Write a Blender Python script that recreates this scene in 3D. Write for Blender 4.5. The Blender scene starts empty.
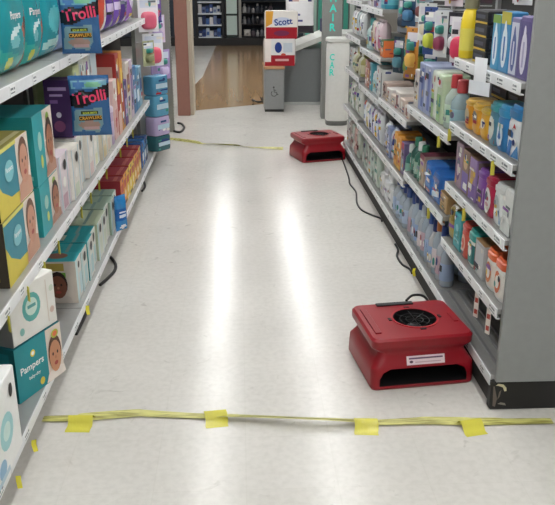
import bpy, bmesh, math, random
from mathutils import Vector, Matrix
random.seed(7)
scene = bpy.context.scene
col = scene.collection
PI = math.pi

# ------------------------------------------------------------------ camera
F, CX, CY, CAMZ = 776.0, 277.5, 252.5, 1.6
PITCH, YAW = math.radians(19.873), math.radians(2.741)
cam_d = bpy.data.cameras.new('camera')
cam_d.sensor_width = 36.0
cam_d.sensor_fit = 'HORIZONTAL'
cam_d.lens = F * 36.0 / 555.0
cam_d.clip_start = 0.05
cam = bpy.data.objects.new('camera', cam_d)
col.objects.link(cam)
cam.location = (0, 0, CAMZ)
cam.rotation_euler = (PI / 2 - PITCH, 0, -YAW)
scene.camera = cam

# ------------------------------------------------------------------ world, exposure
w = bpy.data.worlds.new('world')
scene.world = w
w.use_nodes = True
w.node_tree.nodes['Background'].inputs[0].default_value = (0.9, 0.95, 1.0, 1)
w.node_tree.nodes['Background'].inputs[1].default_value = 0.3
scene.view_settings.view_transform = 'Standard'
scene.view_settings.look = 'None'
scene.view_settings.gamma = 1.0
scene.view_settings.use_curve_mapping = False
scene.view_settings.exposure = 0.66
LAMP = 13.0          # strength of the fluorescent diffusers

# pixel of the photograph -> point on the plane z (used for things that lie on the floor)
_fw = Vector((math.sin(YAW) * math.cos(PITCH), math.cos(YAW) * math.cos(PITCH), -math.sin(PITCH)))
_rt = Vector((math.cos(YAW), -math.sin(YAW), 0))
_up = _rt.cross(_fw)
def flr(px, py, z=0.0):
    v = _fw + _rt * ((px - CX) / F) - _up * ((py - CY) / F)
    t = (z - CAMZ) / v.z
    return Vector((v.x * t, v.y * t, z))

# ------------------------------------------------------------------ materials
def lin(h):
    h = h.lstrip('#')
    o = []
    for i in (0, 2, 4):
        c = int(h[i:i + 2], 16) / 255
        o.append(c / 12.92 if c <= 0.04045 else ((c + 0.055) / 1.055) ** 2.4)
    return (*o, 1)
_mats = {}
def mat(h, kind='paper'):
    """procedural material: colour with a little noise; kinds: paper, plastic, film, metal, matte, rubber, clear, glow"""
    key = (h, kind)
    if key in _mats:
        return _mats[key]
    m = bpy.data.materials.new(kind + '_' + h.lstrip('#'))
    _mats[key] = m
    m.use_nodes = True
    nt = m.node_tree
    b = nt.nodes['Principled BSDF']
    rough = dict(paper=.5, plastic=.32, film=.24, metal=.38, matte=.75, rubber=.55, clear=.12, glow=.5)[kind]
    b.inputs['Roughness'].default_value = rough
    c = lin(h)
    tc = nt.nodes.new('ShaderNodeTexCoord')
    nz = nt.nodes.new('ShaderNodeTexNoise')
    nz.inputs['Scale'].default_value = 14 if kind in ('film', 'clear') else 30
    nz.inputs['Detail'].default_value = 3
    nt.links.new(tc.outputs['Object'], nz.inputs['Vector'])
    mx = nt.nodes.new('ShaderNodeMix'); mx.data_type = 'RGBA'
    mx.inputs[6].default_value = tuple(x * .93 for x in c[:3]) + (1,)
    mx.inputs[7].default_value = tuple(min(1, x * 1.06) for x in c[:3]) + (1,)
    nt.links.new(nz.outputs[0], mx.inputs[0])
    nt.links.new(mx.outputs[2], b.inputs['Base Color'])
    if kind == 'metal':
        b.inputs['Metallic'].default_value = .35
    if kind == 'film':
        bp = nt.nodes.new('ShaderNodeBump')
        bp.inputs['Strength'].default_value = .35
        bp.inputs['Distance'].default_value = .02
        nt.links.new(nz.outputs[0], bp.inputs['Height'])
        nt.links.new(bp.outputs[0], b.inputs['Normal'])
    if kind == 'clear':
        b.inputs['Transmission Weight'].default_value = .3
        b.inputs['IOR'].default_value = 1.2
    if kind == 'glow':
        b.inputs['Emission Color'].default_value = c
        b.inputs['Emission Strength'].default_value = .35
    return m

# ------------------------------------------------------------------ mesh builder
_txt = {}
def textgeo(s):
    """flat lettering, 1 unit high, centred: (verts2d, faces, width)"""
    if s in _txt:
        return _txt[s]
    cu = bpy.data.curves.new('lettering', 'FONT')
    cu.body = s; cu.align_x = 'CENTER'; cu.align_y = 'CENTER'
    cu.offset = .02; cu.resolution_u = 3
    o = bpy.data.objects.new('lettering', cu)
    col.objects.link(o)
    dg = bpy.context.evaluated_depsgraph_get()
    me = bpy.data.meshes.new_from_object(o.evaluated_get(dg))
    v = [(p.co.x, p.co.y) for p in me.vertices]
    f = [tuple(p.vertices) for p in me.polygons]
    bpy.data.objects.remove(o); bpy.data.meshes.remove(me); bpy.data.curves.remove(cu)
    xs = [p[0] for p in v]; ys = [p[1] for p in v]
    w_, h_ = max(xs) - min(xs), max(ys) - min(ys)
    cx, cy = (max(xs) + min(xs)) / 2, (max(ys) + min(ys)) / 2
    v = [((x - cx) / h_, (y - cy) / h_) for x, y in v]
    _txt[s] = (v, f, w_ / h_)
    return _txt[s]

class MB:
    def __init__(s):
        s.v, s.f, s.m, s.mats = [], [], [], []
    def slot(s, m):
        if m not in s.mats:
            s.mats.append(m)
        return s.mats.index(m)
    def add(s, vs, fs, m):
        b = len(s.v); k = s.slot(m)
        s.v += [tuple(p) for p in vs]
        for f in fs:
            s.f.append(tuple(b + i for i in f)); s.m.append(k)
        return s
    def box(s, x0, x1, y0, y1, z0, z1, m, bev=0.0):
        c = [(x0 + x1) / 2, (y0 + y1) / 2, (z0 + z1) / 2]
        h = [(x1 - x0) / 2, (y1 - y0) / 2, (z1 - z0) / 2]
        if bev <= 0:
            vs = [(c[0] + a * h[0], c[1] + b * h[1], c[2] + d * h[2]) for a in (-1, 1) for b in (-1, 1) for d in (-1, 1)]
            return s.add(vs, [(0, 1, 3, 2), (4, 6, 7, 5), (0, 4, 5, 1), (2, 3, 7, 6), (0, 2, 6, 4), (1, 5, 7, 3)], m)
        bev = min(bev, *[.45 * q for q in h])
        idx, vs = {}, []
        for a in (-1, 1):
            for b in (-1, 1):
                for d in (-1, 1):
                    for k in range(3):
                        q = [h[i] - (0 if i == k else bev) for i in range(3)]
                        idx[(a, b, d, k)] = len(vs)
                        vs.append((c[0] + a * q[0], c[1] + b * q[1], c[2] + d * q[2]))
        fs = []
        for a in (-1, 1):
            o4 = [(-1, -1), (1, -1), (1, 1), (-1, 1)]
            if a < 0: o4 = o4[::-1]
            fs.append(tuple(idx[(a, p, q, 0)] for p, q in o4))
            fs.append(tuple(idx[(q, a, p, 1)] for p, q in o4))
            fs.append(tuple(idx[(p, q, a, 2)] for p, q in o4))
        for a in (-1, 1):
            for b in (-1, 1):
                sg = a * b
                t = [(idx[(a, b, -1, 0)], idx[(a, b, -1, 1)], idx[(a, b, 1, 1)], idx[(a, b, 1, 0)]),
                     (idx[(-1, a, b, 1)], idx[(-1, a, b, 2)], idx[(1, a, b, 2)], idx[(1, a, b, 1)]),
                     (idx[(a, -1, b, 2)], idx[(a, -1, b, 0)], idx[(a, 1, b, 0)], idx[(a, 1, b, 2)])]
                for i, q in enumerate(t):
                    fs.append(q if sg > 0 else q[::-1])
                for d in (-1, 1):
                    q = (idx[(a, b, d, 0)], idx[(a, b, d, 1)], idx[(a, b, d, 2)])
                    fs.append(q if a * b * d > 0 else q[::-1])
        return s.add(vs, fs, m)
    def poly(s, pts, m):
        return s.add(pts, [tuple(range(len(pts)))], m)
    def prism(s, pts, z0, z1, m):
        n = len(pts)
        vs = [(x, y, z0) for x, y in pts] + [(x, y, z1) for x, y in pts]
        fs = [tuple(range(n))[::-1], tuple(range(n, 2 * n))] + [(i, (i + 1) % n, n + (i + 1) % n, n + i) for i in range(n)]
        return s.add(vs, fs, m)
    def loft(s, rings, m, cap=True, fn=None):
        n = len(rings[0])
        vs = [p for r in rings for p in r]
        for j in range(len(rings) - 1):
            for i in range(n):
                q = (j * n + i, j * n + (i + 1) % n, (j + 1) * n + (i + 1) % n, (j + 1) * n + i)
                mm = m
                if fn:
                    c = [sum(vs[k][d] for k in q) / 4 for d in range(3)]
                    mm = fn(c) or m
                s.f.append(tuple(len(s.v) + k for k in q)); s.m.append(s.slot(mm))
        b = len(s.v)
        s.v += [tuple(p) for p in vs]
        if cap:
            s.f.append(tuple(b + i for i in range(n))[::-1]); s.m.append(s.slot(m))
            s.f.append(tuple(b + (len(rings) - 1) * n + i for i in range(n))); s.m.append(s.slot(m))
        return s
    def lathe(s, prof, m, n=14, c=(0, 0), sx=1.0, sy=1.0, pw=2.0, fn=None, cap=True):
        rings = []
        for r, z in prof:
            ring = []
            for i in range(n):
                a = 2 * PI * (i + .5) / n
                ca, sa = math.cos(a), math.sin(a)
                e = 2.0 / pw
                x = math.copysign(abs(ca) ** e, ca); y = math.copysign(abs(sa) ** e, sa)
                ring.append((c[0] + r * sx * x, c[1] + r * sy * y, z))
            rings.append(ring)
        return s.loft(rings, m, cap, fn)
    def tube(s, path, r, m, n=7):
        path = [Vector(p) for p in path]
        rings = []
        for i, p in enumerate(path):
            t = (path[min(i + 1, len(path) - 1)] - path[max(i - 1, 0)]).normalized()
            u = t.cross(Vector((0, 0, 1)))
            if u.length < .01: u = Vector((1, 0, 0))
            u.normalize(); q = u.cross(t)
            rings.append([tuple(p + (u * math.cos(2 * PI * k / n) + q * math.sin(2 * PI * k / n)) * r) for k in range(n)])
        return s.loft(rings, m)
    def text(s, txt, fn, m, cx, cy, h, rot=0, wmax=None):
        v, f, w_ = textgeo(txt)
        sx = h
        if wmax and w_ * h > wmax: sx = wmax / w_
        pts = []
        for x, y in v:
            a, b = x * sx, y * h
            pts.append(fn(cx + a * math.cos(rot) - b * math.sin(rot), cy + a * math.sin(rot) + b * math.cos(rot)))
        return s.add(pts, f, m)
    def mesh(s, name, smooth=35):
        me = bpy.data.meshes.new(name)
        me.from_pydata(s.v, [], s.f)
        for m in s.mats: me.materials.append(m)
        me.polygons.foreach_set('material_index', s.m)
        me.polygons.foreach_set('use_smooth', [True] * len(s.f))
        me.update()
        me.set_sharp_from_angle(angle=math.radians(smooth))
        return me

def link(name, me, parent=None, loc=(0, 0, 0), rz=0.0):
    o = bpy.data.objects.new(name, me)
    col.objects.link(o)
    o.parent = parent
    o.location = loc
    o.rotation_euler = (0, 0, rz)
    return o
def tag(o, label, cat, group=None):
    o['label'] = label; o['category'] = cat
    if group: o['group'] = group
    return o
def empty(name, loc=(0, 0, 0), rz=0.0):
    o = bpy.data.objects.new(name, None)
    col.objects.link(o)
    o.empty_display_size = .05
    o.location = loc; o.rotation_euler = (0, 0, rz)
    return o
def struct(name, mb):
    o = link(name, mb.mesh(name)); o['kind'] = 'structure'
    return o
def spawn(name, parts, loc, rz, label, cat, group=None, tilt=0.0):
    """parts: list of (part name, mesh, sub-parts) in the thing's own frame"""
    if len(parts) == 1 and not parts[0][2]:
        e = link(name, parts[0][1], None, loc, rz)
    else:
        e = empty(name, loc, rz)
        body = None
        for pn, me, subs in parts:
            p = link(pn, me, body if body and pn in ('label', 'wrap_label', 'lettering', 'seal_strip', 'hand_hole') else e)
            body = body or p
            for sn, sm in subs: link(sn, sm, p)
    e.rotation_euler = (tilt, 0, rz)
    return tag(e, label, cat, group)

# ------------------------------------------------------------------ room
W_, D_ = 6.0, 19.2
def floor_mat():
    m = bpy.data.materials.new('vinyl_tile_floor'); m.use_nodes = True
    nt = m.node_tree; b = nt.nodes['Principled BSDF']; N = nt.nodes; L = nt.links
    tc = N.new('ShaderNodeTexCoord')
    n1 = N.new('ShaderNodeTexNoise'); n1.inputs['Scale'].default_value = 1.3; n1.inputs['Detail'].default_value = 4
    n2 = N.new('ShaderNodeTexNoise'); n2.inputs['Scale'].default_value = 38; n2.inputs['Detail'].default_value = 5
    n3 = N.new('ShaderNodeTexNoise'); n3.inputs['Scale'].default_value = 9; n3.inputs['Detail'].default_value = 8; n3.inputs['Distortion'].default_value = 1.4
    for n in (n1, n2, n3): L.new(tc.outputs['Object'], n.inputs['Vector'])
    r1 = N.new('ShaderNodeValToRGB'); L.new(n1.outputs[0], r1.inputs[0])
    r1.color_ramp.elements[0].position = .3; r1.color_ramp.elements[0].color = lin('cbc8c2')
    r1.color_ramp.elements[1].position = .7; r1.color_ramp.elements[1].color = lin('d6d3cd')
    r2 = N.new('ShaderNodeValToRGB'); L.new(n2.outputs[0], r2.inputs[0])
    r2.color_ramp.elements[0].position = .35; r2.color_ramp.elements[0].color = (.82, .82, .81, 1)
    r2.color_ramp.elements[1].position = .6; r2.color_ramp.elements[1].color = (1, 1, 1, 1)
    mx = N.new('ShaderNodeMix'); mx.data_type = 'RGBA'; mx.blend_type = 'MULTIPLY'; mx.inputs[0].default_value = .4
    L.new(r1.outputs[0], mx.inputs[6]); L.new(r2.outputs[0], mx.inputs[7])
    r3 = N.new('ShaderNodeValToRGB'); L.new(n3.outputs[0], r3.inputs[0])     # scuffs
    r3.color_ramp.elements[0].position = .27; r3.color_ramp.elements[0].color = (.7, .69, .67, 1)
    r3.color_ramp.elements[1].position = .34; r3.color_ramp.elements[1].color = (1, 1, 1, 1)
    mx2 = N.new('ShaderNodeMix'); mx2.data_type = 'RGBA'; mx2.blend_type = 'MULTIPLY'; mx2.inputs[0].default_value = .6
    L.new(mx.outputs[2], mx2.inputs[6]); L.new(r3.outputs[0], mx2.inputs[7])
    # faint joints of the tiles
    br = N.new('ShaderNodeTexBrick'); br.offset = 0; br.inputs['Scale'].default_value = 1
    br.inputs['Brick Width'].default_value = .305; br.inputs['Row Height'].default_value = .305
    br.inputs['Mortar Size'].default_value = .0022
    br.inputs['Color1'].default_value = (1, 1, 1, 1); br.inputs['Color2'].default_value = (.985, .985, .985, 1)
    br.inputs['Mortar'].default_value = (.95, .95, .94, 1)
    L.new(tc.outputs['Object'], br.inputs['Vector'])
    mx3 = N.new('ShaderNodeMix'); mx3.data_type = 'RGBA'; mx3.blend_type = 'MULTIPLY'; mx3.inputs[0].default_value = .8
    L.new(mx2.outputs[2], mx3.inputs[6]); L.new(br.outputs[0], mx3.inputs[7])
    L.new(mx3.outputs[2], b.inputs['Base Color'])
    b.inputs['Specular IOR Level'].default_value = .45
    mr = N.new('ShaderNodeMapRange'); L.new(n3.outputs[0], mr.inputs[0])
    mr.inputs[3].default_value = .12; mr.inputs[4].default_value = .30
    L.new(mr.outputs[0], b.inputs['Roughness'])
    bp = N.new('ShaderNodeBump'); bp.inputs['Strength'].default_value = .10; bp.inputs['Distance'].default_value = .01
    L.new(n3.outputs[0], bp.inputs['Height']); L.new(bp.outputs[0], b.inputs['Normal'])
    return m
def wood_floor_mat():
    m = bpy.data.materials.new('tan_plank_floor'); m.use_nodes = True
    nt = m.node_tree; b = nt.nodes['Principled BSDF']; N = nt.nodes; L = nt.links
    tc = N.new('ShaderNodeTexCoord')
    mp = N.new('ShaderNodeMapping'); mp.inputs['Scale'].default_value = (5, .25, 1)
    nz = N.new('ShaderNodeTexNoise'); nz.inputs['Scale'].default_value = 2; nz.inputs['Detail'].default_value = 5
    L.new(tc.outputs['Object'], mp.inputs[0]); L.new(mp.outputs[0], nz.inputs['Vector'])
    r = N.new('ShaderNodeValToRGB'); L.new(nz.outputs[0], r.inputs[0])
    r.color_ramp.elements[0].position = .3; r.color_ramp.elements[0].color = lin('96795a')
    r.color_ramp.elements[1].position = .7; r.color_ramp.elements[1].color = lin('ab8d6a')
    L.new(r.outputs[0], b.inputs['Base Color'])
    b.inputs['Roughness'].default_value = .16
    return m
FM = floor_mat()
mb = MB(); mb.box(-W_, W_, -4, D_, -.1, 0, FM); fo = struct('floor', mb)
mb = MB(); mb.poly([(-.62, 9.55, .002), (.32, 10.05, .002), (W_ - .01, 13.0, .002), (W_ - .01, D_ - .05, .002), (-.52, D_ - .05, .002), (-.6, 12.9, .002), (-.72, 11.3, .002)], wood_floor_mat())
o = struct('floor_wood', mb)
mb = MB(); mb.box(-W_, W_, -4, D_, 3.0, 3.1, mat('8e8e8c', 'matte')); struct('ceiling', mb)
WALL = mat('a3a19b', 'matte')
for nm, a in (('wall_left', (-W_ - .1, -W_, -4, D_)), ('wall_right', (W_, W_ + .1, -4, D_)), ('wall_back', (-W_, W_, D_, D_ + .1)), ('wall_front', (-W_, W_, -4.1, -4))):
    mb = MB(); mb.box(*a, 0, 3.0, WALL); struct(nm, mb)

# ceiling fluorescent rows (seen as two streaks mirrored in the floor)
lm = bpy.data.materials.new('fluorescent_diffuser'); lm.use_nodes = True
lb = lm.node_tree.nodes['Principled BSDF']
lb.inputs['Emission Color'].default_value = (1, 1, .985, 1)
lb.inputs['Emission Strength'].default_value = LAMP
h = MB(); h.box(-.11, .11, -1.19, 1.19, .03, .07, mat('e4e4e0', 'metal'), .005); HM = h.mesh('fixture_housing')
d = MB(); d.box(-.058, .058, -1.17, 1.17, 0, .03, lm, .008); DM = d.mesh('diffuser')
ORD = ['first', 'second', 'third', 'fourth', 'fifth', 'sixth', 'seventh', 'eighth', 'ninth', 'tenth', 'eleventh', 'twelfth', 'thirteenth', 'fourteenth', 'fifteenth', 'sixteenth']
for rn, x in (('left aisle', -.33), ('right aisle', .88), ('far left', -3.6), ('far right', 3.9)):
    for k in range(8 if 'aisle' in rn else 9):
        spawn('ceiling_light', [('fixture_housing', HM, []), ('diffuser', DM, [])], (x, -2.4 + k * 2.42, 2.93), 0,
              'white fluorescent strip light, %s along the %s ceiling row' % (ORD[k], rn), 'light', 'ceiling strip lights')

# ------------------------------------------------------------------ gondola shelving
SH = mat('a4a4a2', 'metal'); SHD = mat('8f9090', 'metal'); LIP = mat('e6e8ea', 'plastic'); BACK = mat('2b2a29', 'matte')
KICK = mat('2e2c2a', 'matte'); TAGW = mat('eef0f0', 'paper'); TAGD = mat('7c8288', 'paper'); YEL = mat('d6cc52', 'paper')
_tagm = {}
def tag_mesh(sgn, w_):
    k = (sgn, w_)
    if k not in _tagm:
        m = MB()
        x0, x1 = (-.0012, 0)
        m.box(x0, x1, -w_ / 2, w_ / 2, -.0165, .0165, TAGW)
        xx = -.0016 if sgn > 0 else .0004
        for (a, b, c, d_) in ((-.38, .1, .002, .009), (-.38, .38, -.009, -.005), (.2, .4, .001, .009)):
            m.poly([(xx, a * w_, c), (xx, b * w_, c), (xx, b * w_, d_), (xx, a * w_, d_)], TAGD)
        _tagm[k] = m.mesh('price_tag')
    return _tagm[k]
fl = MB(); fl.box(-.001, .001, -.008, .008, -.055, 0, YEL); FLAG = fl.mesh('price_flag')
def shelf(g, side, y0, y1, z, xf, depth, tags=5, flags=(), lip=.042, deck=False):
    """side -1: left gondola (front edge at x=xf, runs to -x); +1: right"""
    m = MB()
    xb = xf + side * depth
    a, b = min(xf, xb), max(xf, xb)
    m.box(a, b, y0 + .003, y1 - .003, z - .022, z, SH, .002)
    o = link('base_deck' if deck else 'shelf', m.mesh('shelf'), g)
    m = MB()
    lx = xf - side * .004
    m.box(min(lx, xf), max(lx, xf), y0 + .003, y1 - .003, z - lip, z - .0005, LIP, .001)
    m.box(min(xf, xf + side * .012), max(xf, xf + side * .012), y0 + .003, y1 - .003, z - lip, z - lip + .004, LIP)
    link('price_rail', m.mesh('price_rail'), o)
    for k in range(tags):
        yy = y0 + (k + .35 + .3 * random.random()) * (y1 - y0) / tags
        wd = random.choice((.05, .065, .08))
        x = lx - (0 if side > 0 else -.0012)
        link('price_tag', tag_mesh(side, wd), o, (x, yy, z - lip / 2 - .001))
    for yy in flags:
        link('price_flag', FLAG, o, (lx - side * .003, yy, z - lip + .012), .5 * side + 1.2)
    return o

# --- right gondola
XR = .945
gr = empty('shelf_gondola', (1.4, 4.8, 0))
gr.location = (0, 0, 0)
tag(gr, 'long grey metal shelving run on the right with end panel and white price rails', 'shelving')
YR0, YR1 = 2.595, 7.06
def part(name, g, fn, **k):
    m = MB(); fn(m)
    return link(name, m.mesh(name), g, **k)
part('end_panel', gr, lambda m: m.box(.957, 1.93, YR0 - .025, YR0 - .002, .128, 1.78, mat('8e908f', 'matte'), .002))
part('back_panel', gr, lambda m: m.box(1.42, 1.44, YR0, YR1, .1, 1.78, BACK))
part('kick_plate', gr, lambda m: m.box(.963, 1.93, YR0 + .03, YR1, 0, .098, KICK))
kb = part('end_base', gr, lambda m: m.box(.946, 1.93, YR0 - .012, YR0 + .03, 0, .126, mat('1d1c1b', 'rubber'), .006))
def scuffs(m):
    c = mat('cfc7a4', 'matte'); c2 = mat('6f655c', 'matte')
    y = YR0 - .0128
    for pts, cc in (([(.962, .108), (.972, .116), (.992, .112), (1.004, .098), (1.006, .084), (.998, .082), (.99, .1), (.974, .106)], c),
                    ([(.975, .028), (.988, .034), (1.005, .03), (1.01, .02), (.99, .024)], mat('8d887c', 'matte')),
                    ([(.953, .105), (.958, .105), (.972, .05), (.967, .015), (.957, .02)], c2), ([(.978, .08), (.986, .09), (.982, .06), (.973, .045)], c2)):
        m.poly([(x, y, z) for x, z in pts], cc)
m = MB(); scuffs(m); link('scuffed_corner', m.mesh('scuffs'), kb)
BAYS = [(2.597, 3.45), (3.45, 4.36), (4.36, 5.29), (5.29, 6.22), (6.22, 7.06)]
BZ = [[.421, .692, .969, 1.25], [.515, .90], [.455, .80], [.455, .775, 1.057, 1.367], [.475, .81, 1.10, 1.39]]
FL = {(0, 2): (2.79, 3.42), (0, 1): (3.1,), (1, 1): (3.6,), (2, 0): (), (1, 0): (3.7,)}
for i, (y0, y1) in enumerate(BAYS):
    shelf(gr, 1, y0, y1, .145, XR, .475, 4, lip=.045, deck=True)
    for j, z in enumerate(BZ[i]):
        shelf(gr, 1, y0, y1, z, XR, .475 - (.0 if i == 0 else .02), 6 if i == 0 else 4, FL.get((i, j), ()))
    part('upright', gr, lambda m: m.box(1.40, 1.42, y1 - .02, y1 + .02, .1, 1.78, SHD))
# ribs of the empty base deck
for k in range(3):
    part('deck_rib', gr, lambda m: m.box(.985 + k * .045, 1.0 + k * .045, 2.62, 3.42, .1452, .153, SHD, .002))
# --- left gondola
XL = -.742
gl = empty('shelf_gondola', (0, 0, 0))
tag(gl, 'long grey metal shelving run on the left with deep white shelves of baby goods', 'shelving')
YL0, YL1 = 1.2, 6.42
part('back_panel', gl, lambda m: m.box(-1.24, -1.22, YL0, 8.3, .1, 2.0, BACK))
part('kick_plate', gl, lambda m: m.box(-1.24, -.80, YL0, YL1, 0, .108, mat('7a746b', 'matte')))
LB = [(1.2, 2.1), (2.1, 3.3), (3.3, 4.5), (4.5, 5.45), (5.45, 6.42)]
for i, (y0, y1) in enumerate(LB):
    shelf(gl, -1, y0, y1, .15, XL, .478, 4, (), lip=.04, deck=True)
    shelf(gl, -1, y0, y1, .62, XL, .478, 5, [y0 + .15 + .24 * k for k in range(4)] if i in (1, 2) else [y0 + .2 + .3 * k for k in range(3)] if i == 3 else ())
    shelf(gl, -1, y0, y1, 1.26, XL, .478, 4, ())
    shelf(gl, -1, y0, y1, 1.86, XL, .478, 4, ())
    part('upright', gl, lambda m: m.box(-1.22, -1.2, y1 - .02, y1 + .02, .1, 2.0, SHD))

# ------------------------------------------------------------------ product builders (own frame: front at -y, base at z=0)
def planar(kind, W, D, H):
    """maps a print's unit coordinates onto a face of a box"""
    if kind == 'front': return lambda u, v, e: (-W / 2 + u * W, -D / 2 - e, v * H), W, H
    if kind == 'right': return lambda u, v, e: (W / 2 + e, -D / 2 + u * D, v * H), D, H
    if kind == 'left': return lambda u, v, e: (-W / 2 - e, D / 2 - u * D, v * H), D, H
    return lambda u, v, e: (-W / 2 + u * W, -D / 2 + v * D, H + e), W, D
def do_prints(m, fn, w_, h_, prints, kind='paper', e0=.0006):
    for k, p in enumerate(prints):
        e = e0 + .0004 * k
        c = mat(p[-1], kind)
        if p[0] == 'r':
            _, a, b, c1, d_, _c = p
            m.poly([fn(a, b, e), fn(c1, b, e), fn(c1, d_, e), fn(a, d_, e)], c)
        elif p[0] == 'o':
            _, cx, cy, rx, ry, _c = p
            m.poly([fn(cx + rx * math.cos(t * PI / 8), cy + ry * math.sin(t * PI / 8), e) for t in range(16)], c)
        elif p[0] == 'p':
            m.poly([fn(x, y, e) for x, y in p[1]], c)
        elif p[0] == 't':      # ('t', text, cx, cy, height, rotation, colour): lettering
            _, s, cx, cy, hh, rot, _c = p
            m.text(s, lambda x, y: fn(cx + x / w_, cy + y / h_, e), c, 0, 0, hh * h_, rot, .95 * w_)
def baby(cx, cy, s, a=1.0, skin='c98f6d', hair='5a3b28', shirt='f1e7df'):
    """a printed picture of a baby: s is its head radius in face heights, a squeezes it sideways"""
    rx = s * a
    return [('p', [(cx - 1.7 * rx, 0.02), (cx + 1.5 * rx, .02), (cx + 1.3 * rx, cy - .9 * s), (cx, cy - .6 * s), (cx - 1.3 * rx, cy - .9 * s)], shirt),
            ('o', cx, cy + .12 * s, 1.06 * rx, 1.05 * s, hair), ('o', cx, cy - .08 * s, .95 * rx, .92 * s, skin),
            ('o', cx - .36 * rx, cy + .1 * s, .12 * rx, .1 * s, '2c1d16'), ('o', cx + .36 * rx, cy + .1 * s, .12 * rx, .1 * s, '2c1d16'),
            ('o', cx, cy - .15 * s, .14 * rx, .1 * s, 'b87a5a'), ('o', cx, cy - .48 * s, .3 * rx, .12 * s, 'a8463f')]
_pc = {}
def cached(fn):
    def g(*a):
        k = (fn.__name__, repr(a))
        if k not in _pc: _pc[k] = fn(*a)
        return _pc[k]
    return g
@cached
def carton(W, D, H, base, front=(), left=(), right=(), top=(), hole=False):
    m = MB(); m.box(-W / 2, W / 2, -D / 2, D / 2, 0, H, mat(base), min(.004, W * .04))
    parts = [('box_body', m.mesh('box_body'), [])]
    for nm, pr in (('front', front), ('left', left), ('right', right), ('top', top)):
        if pr:
            q = MB(); fn, w_, h_ = planar(nm, W, D, H)
            do_prints(q, fn, w_, h_, pr)
            parts.append(('printed_' + {'front': 'front', 'left': 'side', 'right': 'side', 'top': 'top'}[nm], q.mesh('print'), []))
    if hole:
        q = MB(); fn, w_, h_ = planar('front', W, D, H)
        do_prints(q, fn, w_, h_, [('o', .5, .80, .027 / W, .024 / H, '15120f')], e0=.004)
        parts.append(('hand_hole', q.mesh('hand_hole'), []))
    return parts
@cached
def tub(W, D, H, body, lid, front=(), lidh=.22, pw=4.0, label=None):
    """moulded tub: rounded body, overhanging lid with a grip step"""
    zb = H * (1 - lidh)
    m = MB(); m.lathe([(.90, 0), (.95, .006), (1.0, H * .2), (1.0, zb * .9), (.96, zb)], mat(body, 'plastic'), 20, sx=W / 2, sy=D / 2, pw=pw)
    b = ('tub_body', m.mesh('tub_body'), [])
    m = MB(); m.lathe([(.98, zb), (1.03, zb + .004), (1.03, zb + (H - zb) * .6), (.92, zb + (H - zb) * .72), (.90, H - .004), (.86, H)], mat(lid, 'plastic'), 20, sx=W / 2, sy=D / 2, pw=pw)
    parts = [b, ('lid', m.mesh('lid'), [])]
    m = MB()
    if label:
        m.lathe([(1.005, H * .1), (1.012, H * .2), (1.012, zb * .88)], mat(label, 'paper'), 20, sx=W / 2, sy=D / 2, pw=pw, cap=False)
    if front:
        fn0, w_, h_ = planar('front', W, D, H)
        def fn(u, v, e):
            x = (u - .5) * 2
            y = (max(0, 1 - abs(x) ** pw)) ** (1 / pw)
            return (x * W / 2 * 1.012, -D / 2 * 1.014 * y - e, v * H)
        do_prints(m, fn, w_, h_, front, e0=.0015)
    if m.v: parts.append(('wrap_label', m.mesh('wrap_label'), []))
    return parts
@cached
def bottle(R, H, body, cap, label=None, neck=.42, kind='plastic', flat=1.0, front=()):
    zn = H * .74
    m = MB(); m.lathe([(R * .9, 0), (R, .006), (R, H * .52), (R * .93, H * .6), (R * neck * 1.25, zn - .006), (R * neck, zn), (R * neck, H * .8)], mat(body, kind), 14, sy=flat)
    parts = [('bottle_body', m.mesh('bottle_body'), [])]
    m = MB(); m.lathe([(R * neck * 1.2, zn + .004), (R * neck * 1.25, zn + .01), (R * neck * 1.18, H - .004), (R * neck, H)], mat(cap, 'plastic'), 12, sy=flat)
    parts.append(('cap', m.mesh('cap'), []))
    if label:
        m = MB(); m.lathe([(R * 1.012, H * .12), (R * 1.012, H * .46)], mat(label), 14, sy=flat, cap=False)
        if front:
            fn = lambda u, v, e: (R * 1.02 * math.sin((u - .5) * 2.2), -flat * R * 1.02 * math.cos((u - .5) * 2.2) - e, v * H)
            do_prints(m, fn, 2 * R, H, front, e0=.001)
        parts.append(('label', m.mesh('label'), []))
    return parts
@cached
def canister(R, H, body, lid, band=None, flat=1.0):
    m = MB(); m.lathe([(R * .96, 0), (R, .004), (R, H * .86)], mat(body, 'paper'), 16, sy=flat)
    parts = [('can_body', m.mesh('can_body'), [])]
    m = MB(); m.lathe([(R * 1.04, H * .86), (R * 1.05, H * .97), (R * .98, H)], mat(lid, 'plastic'), 16, sy=flat)
    parts.append(('lid', m.mesh('lid'), []))
    if band:
        m = MB(); m.lathe([(R * 1.01, H * .22), (R * 1.01, H * .62)], mat(band), 16, sy=flat, cap=False)
        parts.append(('label', m.mesh('label'), []))
    return parts
def inside(p, u, v):
    if p[0] == 'r': return p[1] <= u <= p[3] and p[2] <= v <= p[4]
    if p[0] == 'o': return ((u - p[1]) / p[3]) ** 2 + ((v - p[2]) / p[4]) ** 2 <= 1
    if p[0] == 'p':
        c = False; q = p[1]; n = len(q)
        for i in range(n):
            (x1, y1), (x2, y2) = q[i], q[(i + 1) % n]
            if (y1 > v) != (y2 > v) and u < (x2 - x1) * (v - y1) / (y2 - y1) + x1: c = not c
        return c
    return False
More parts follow.
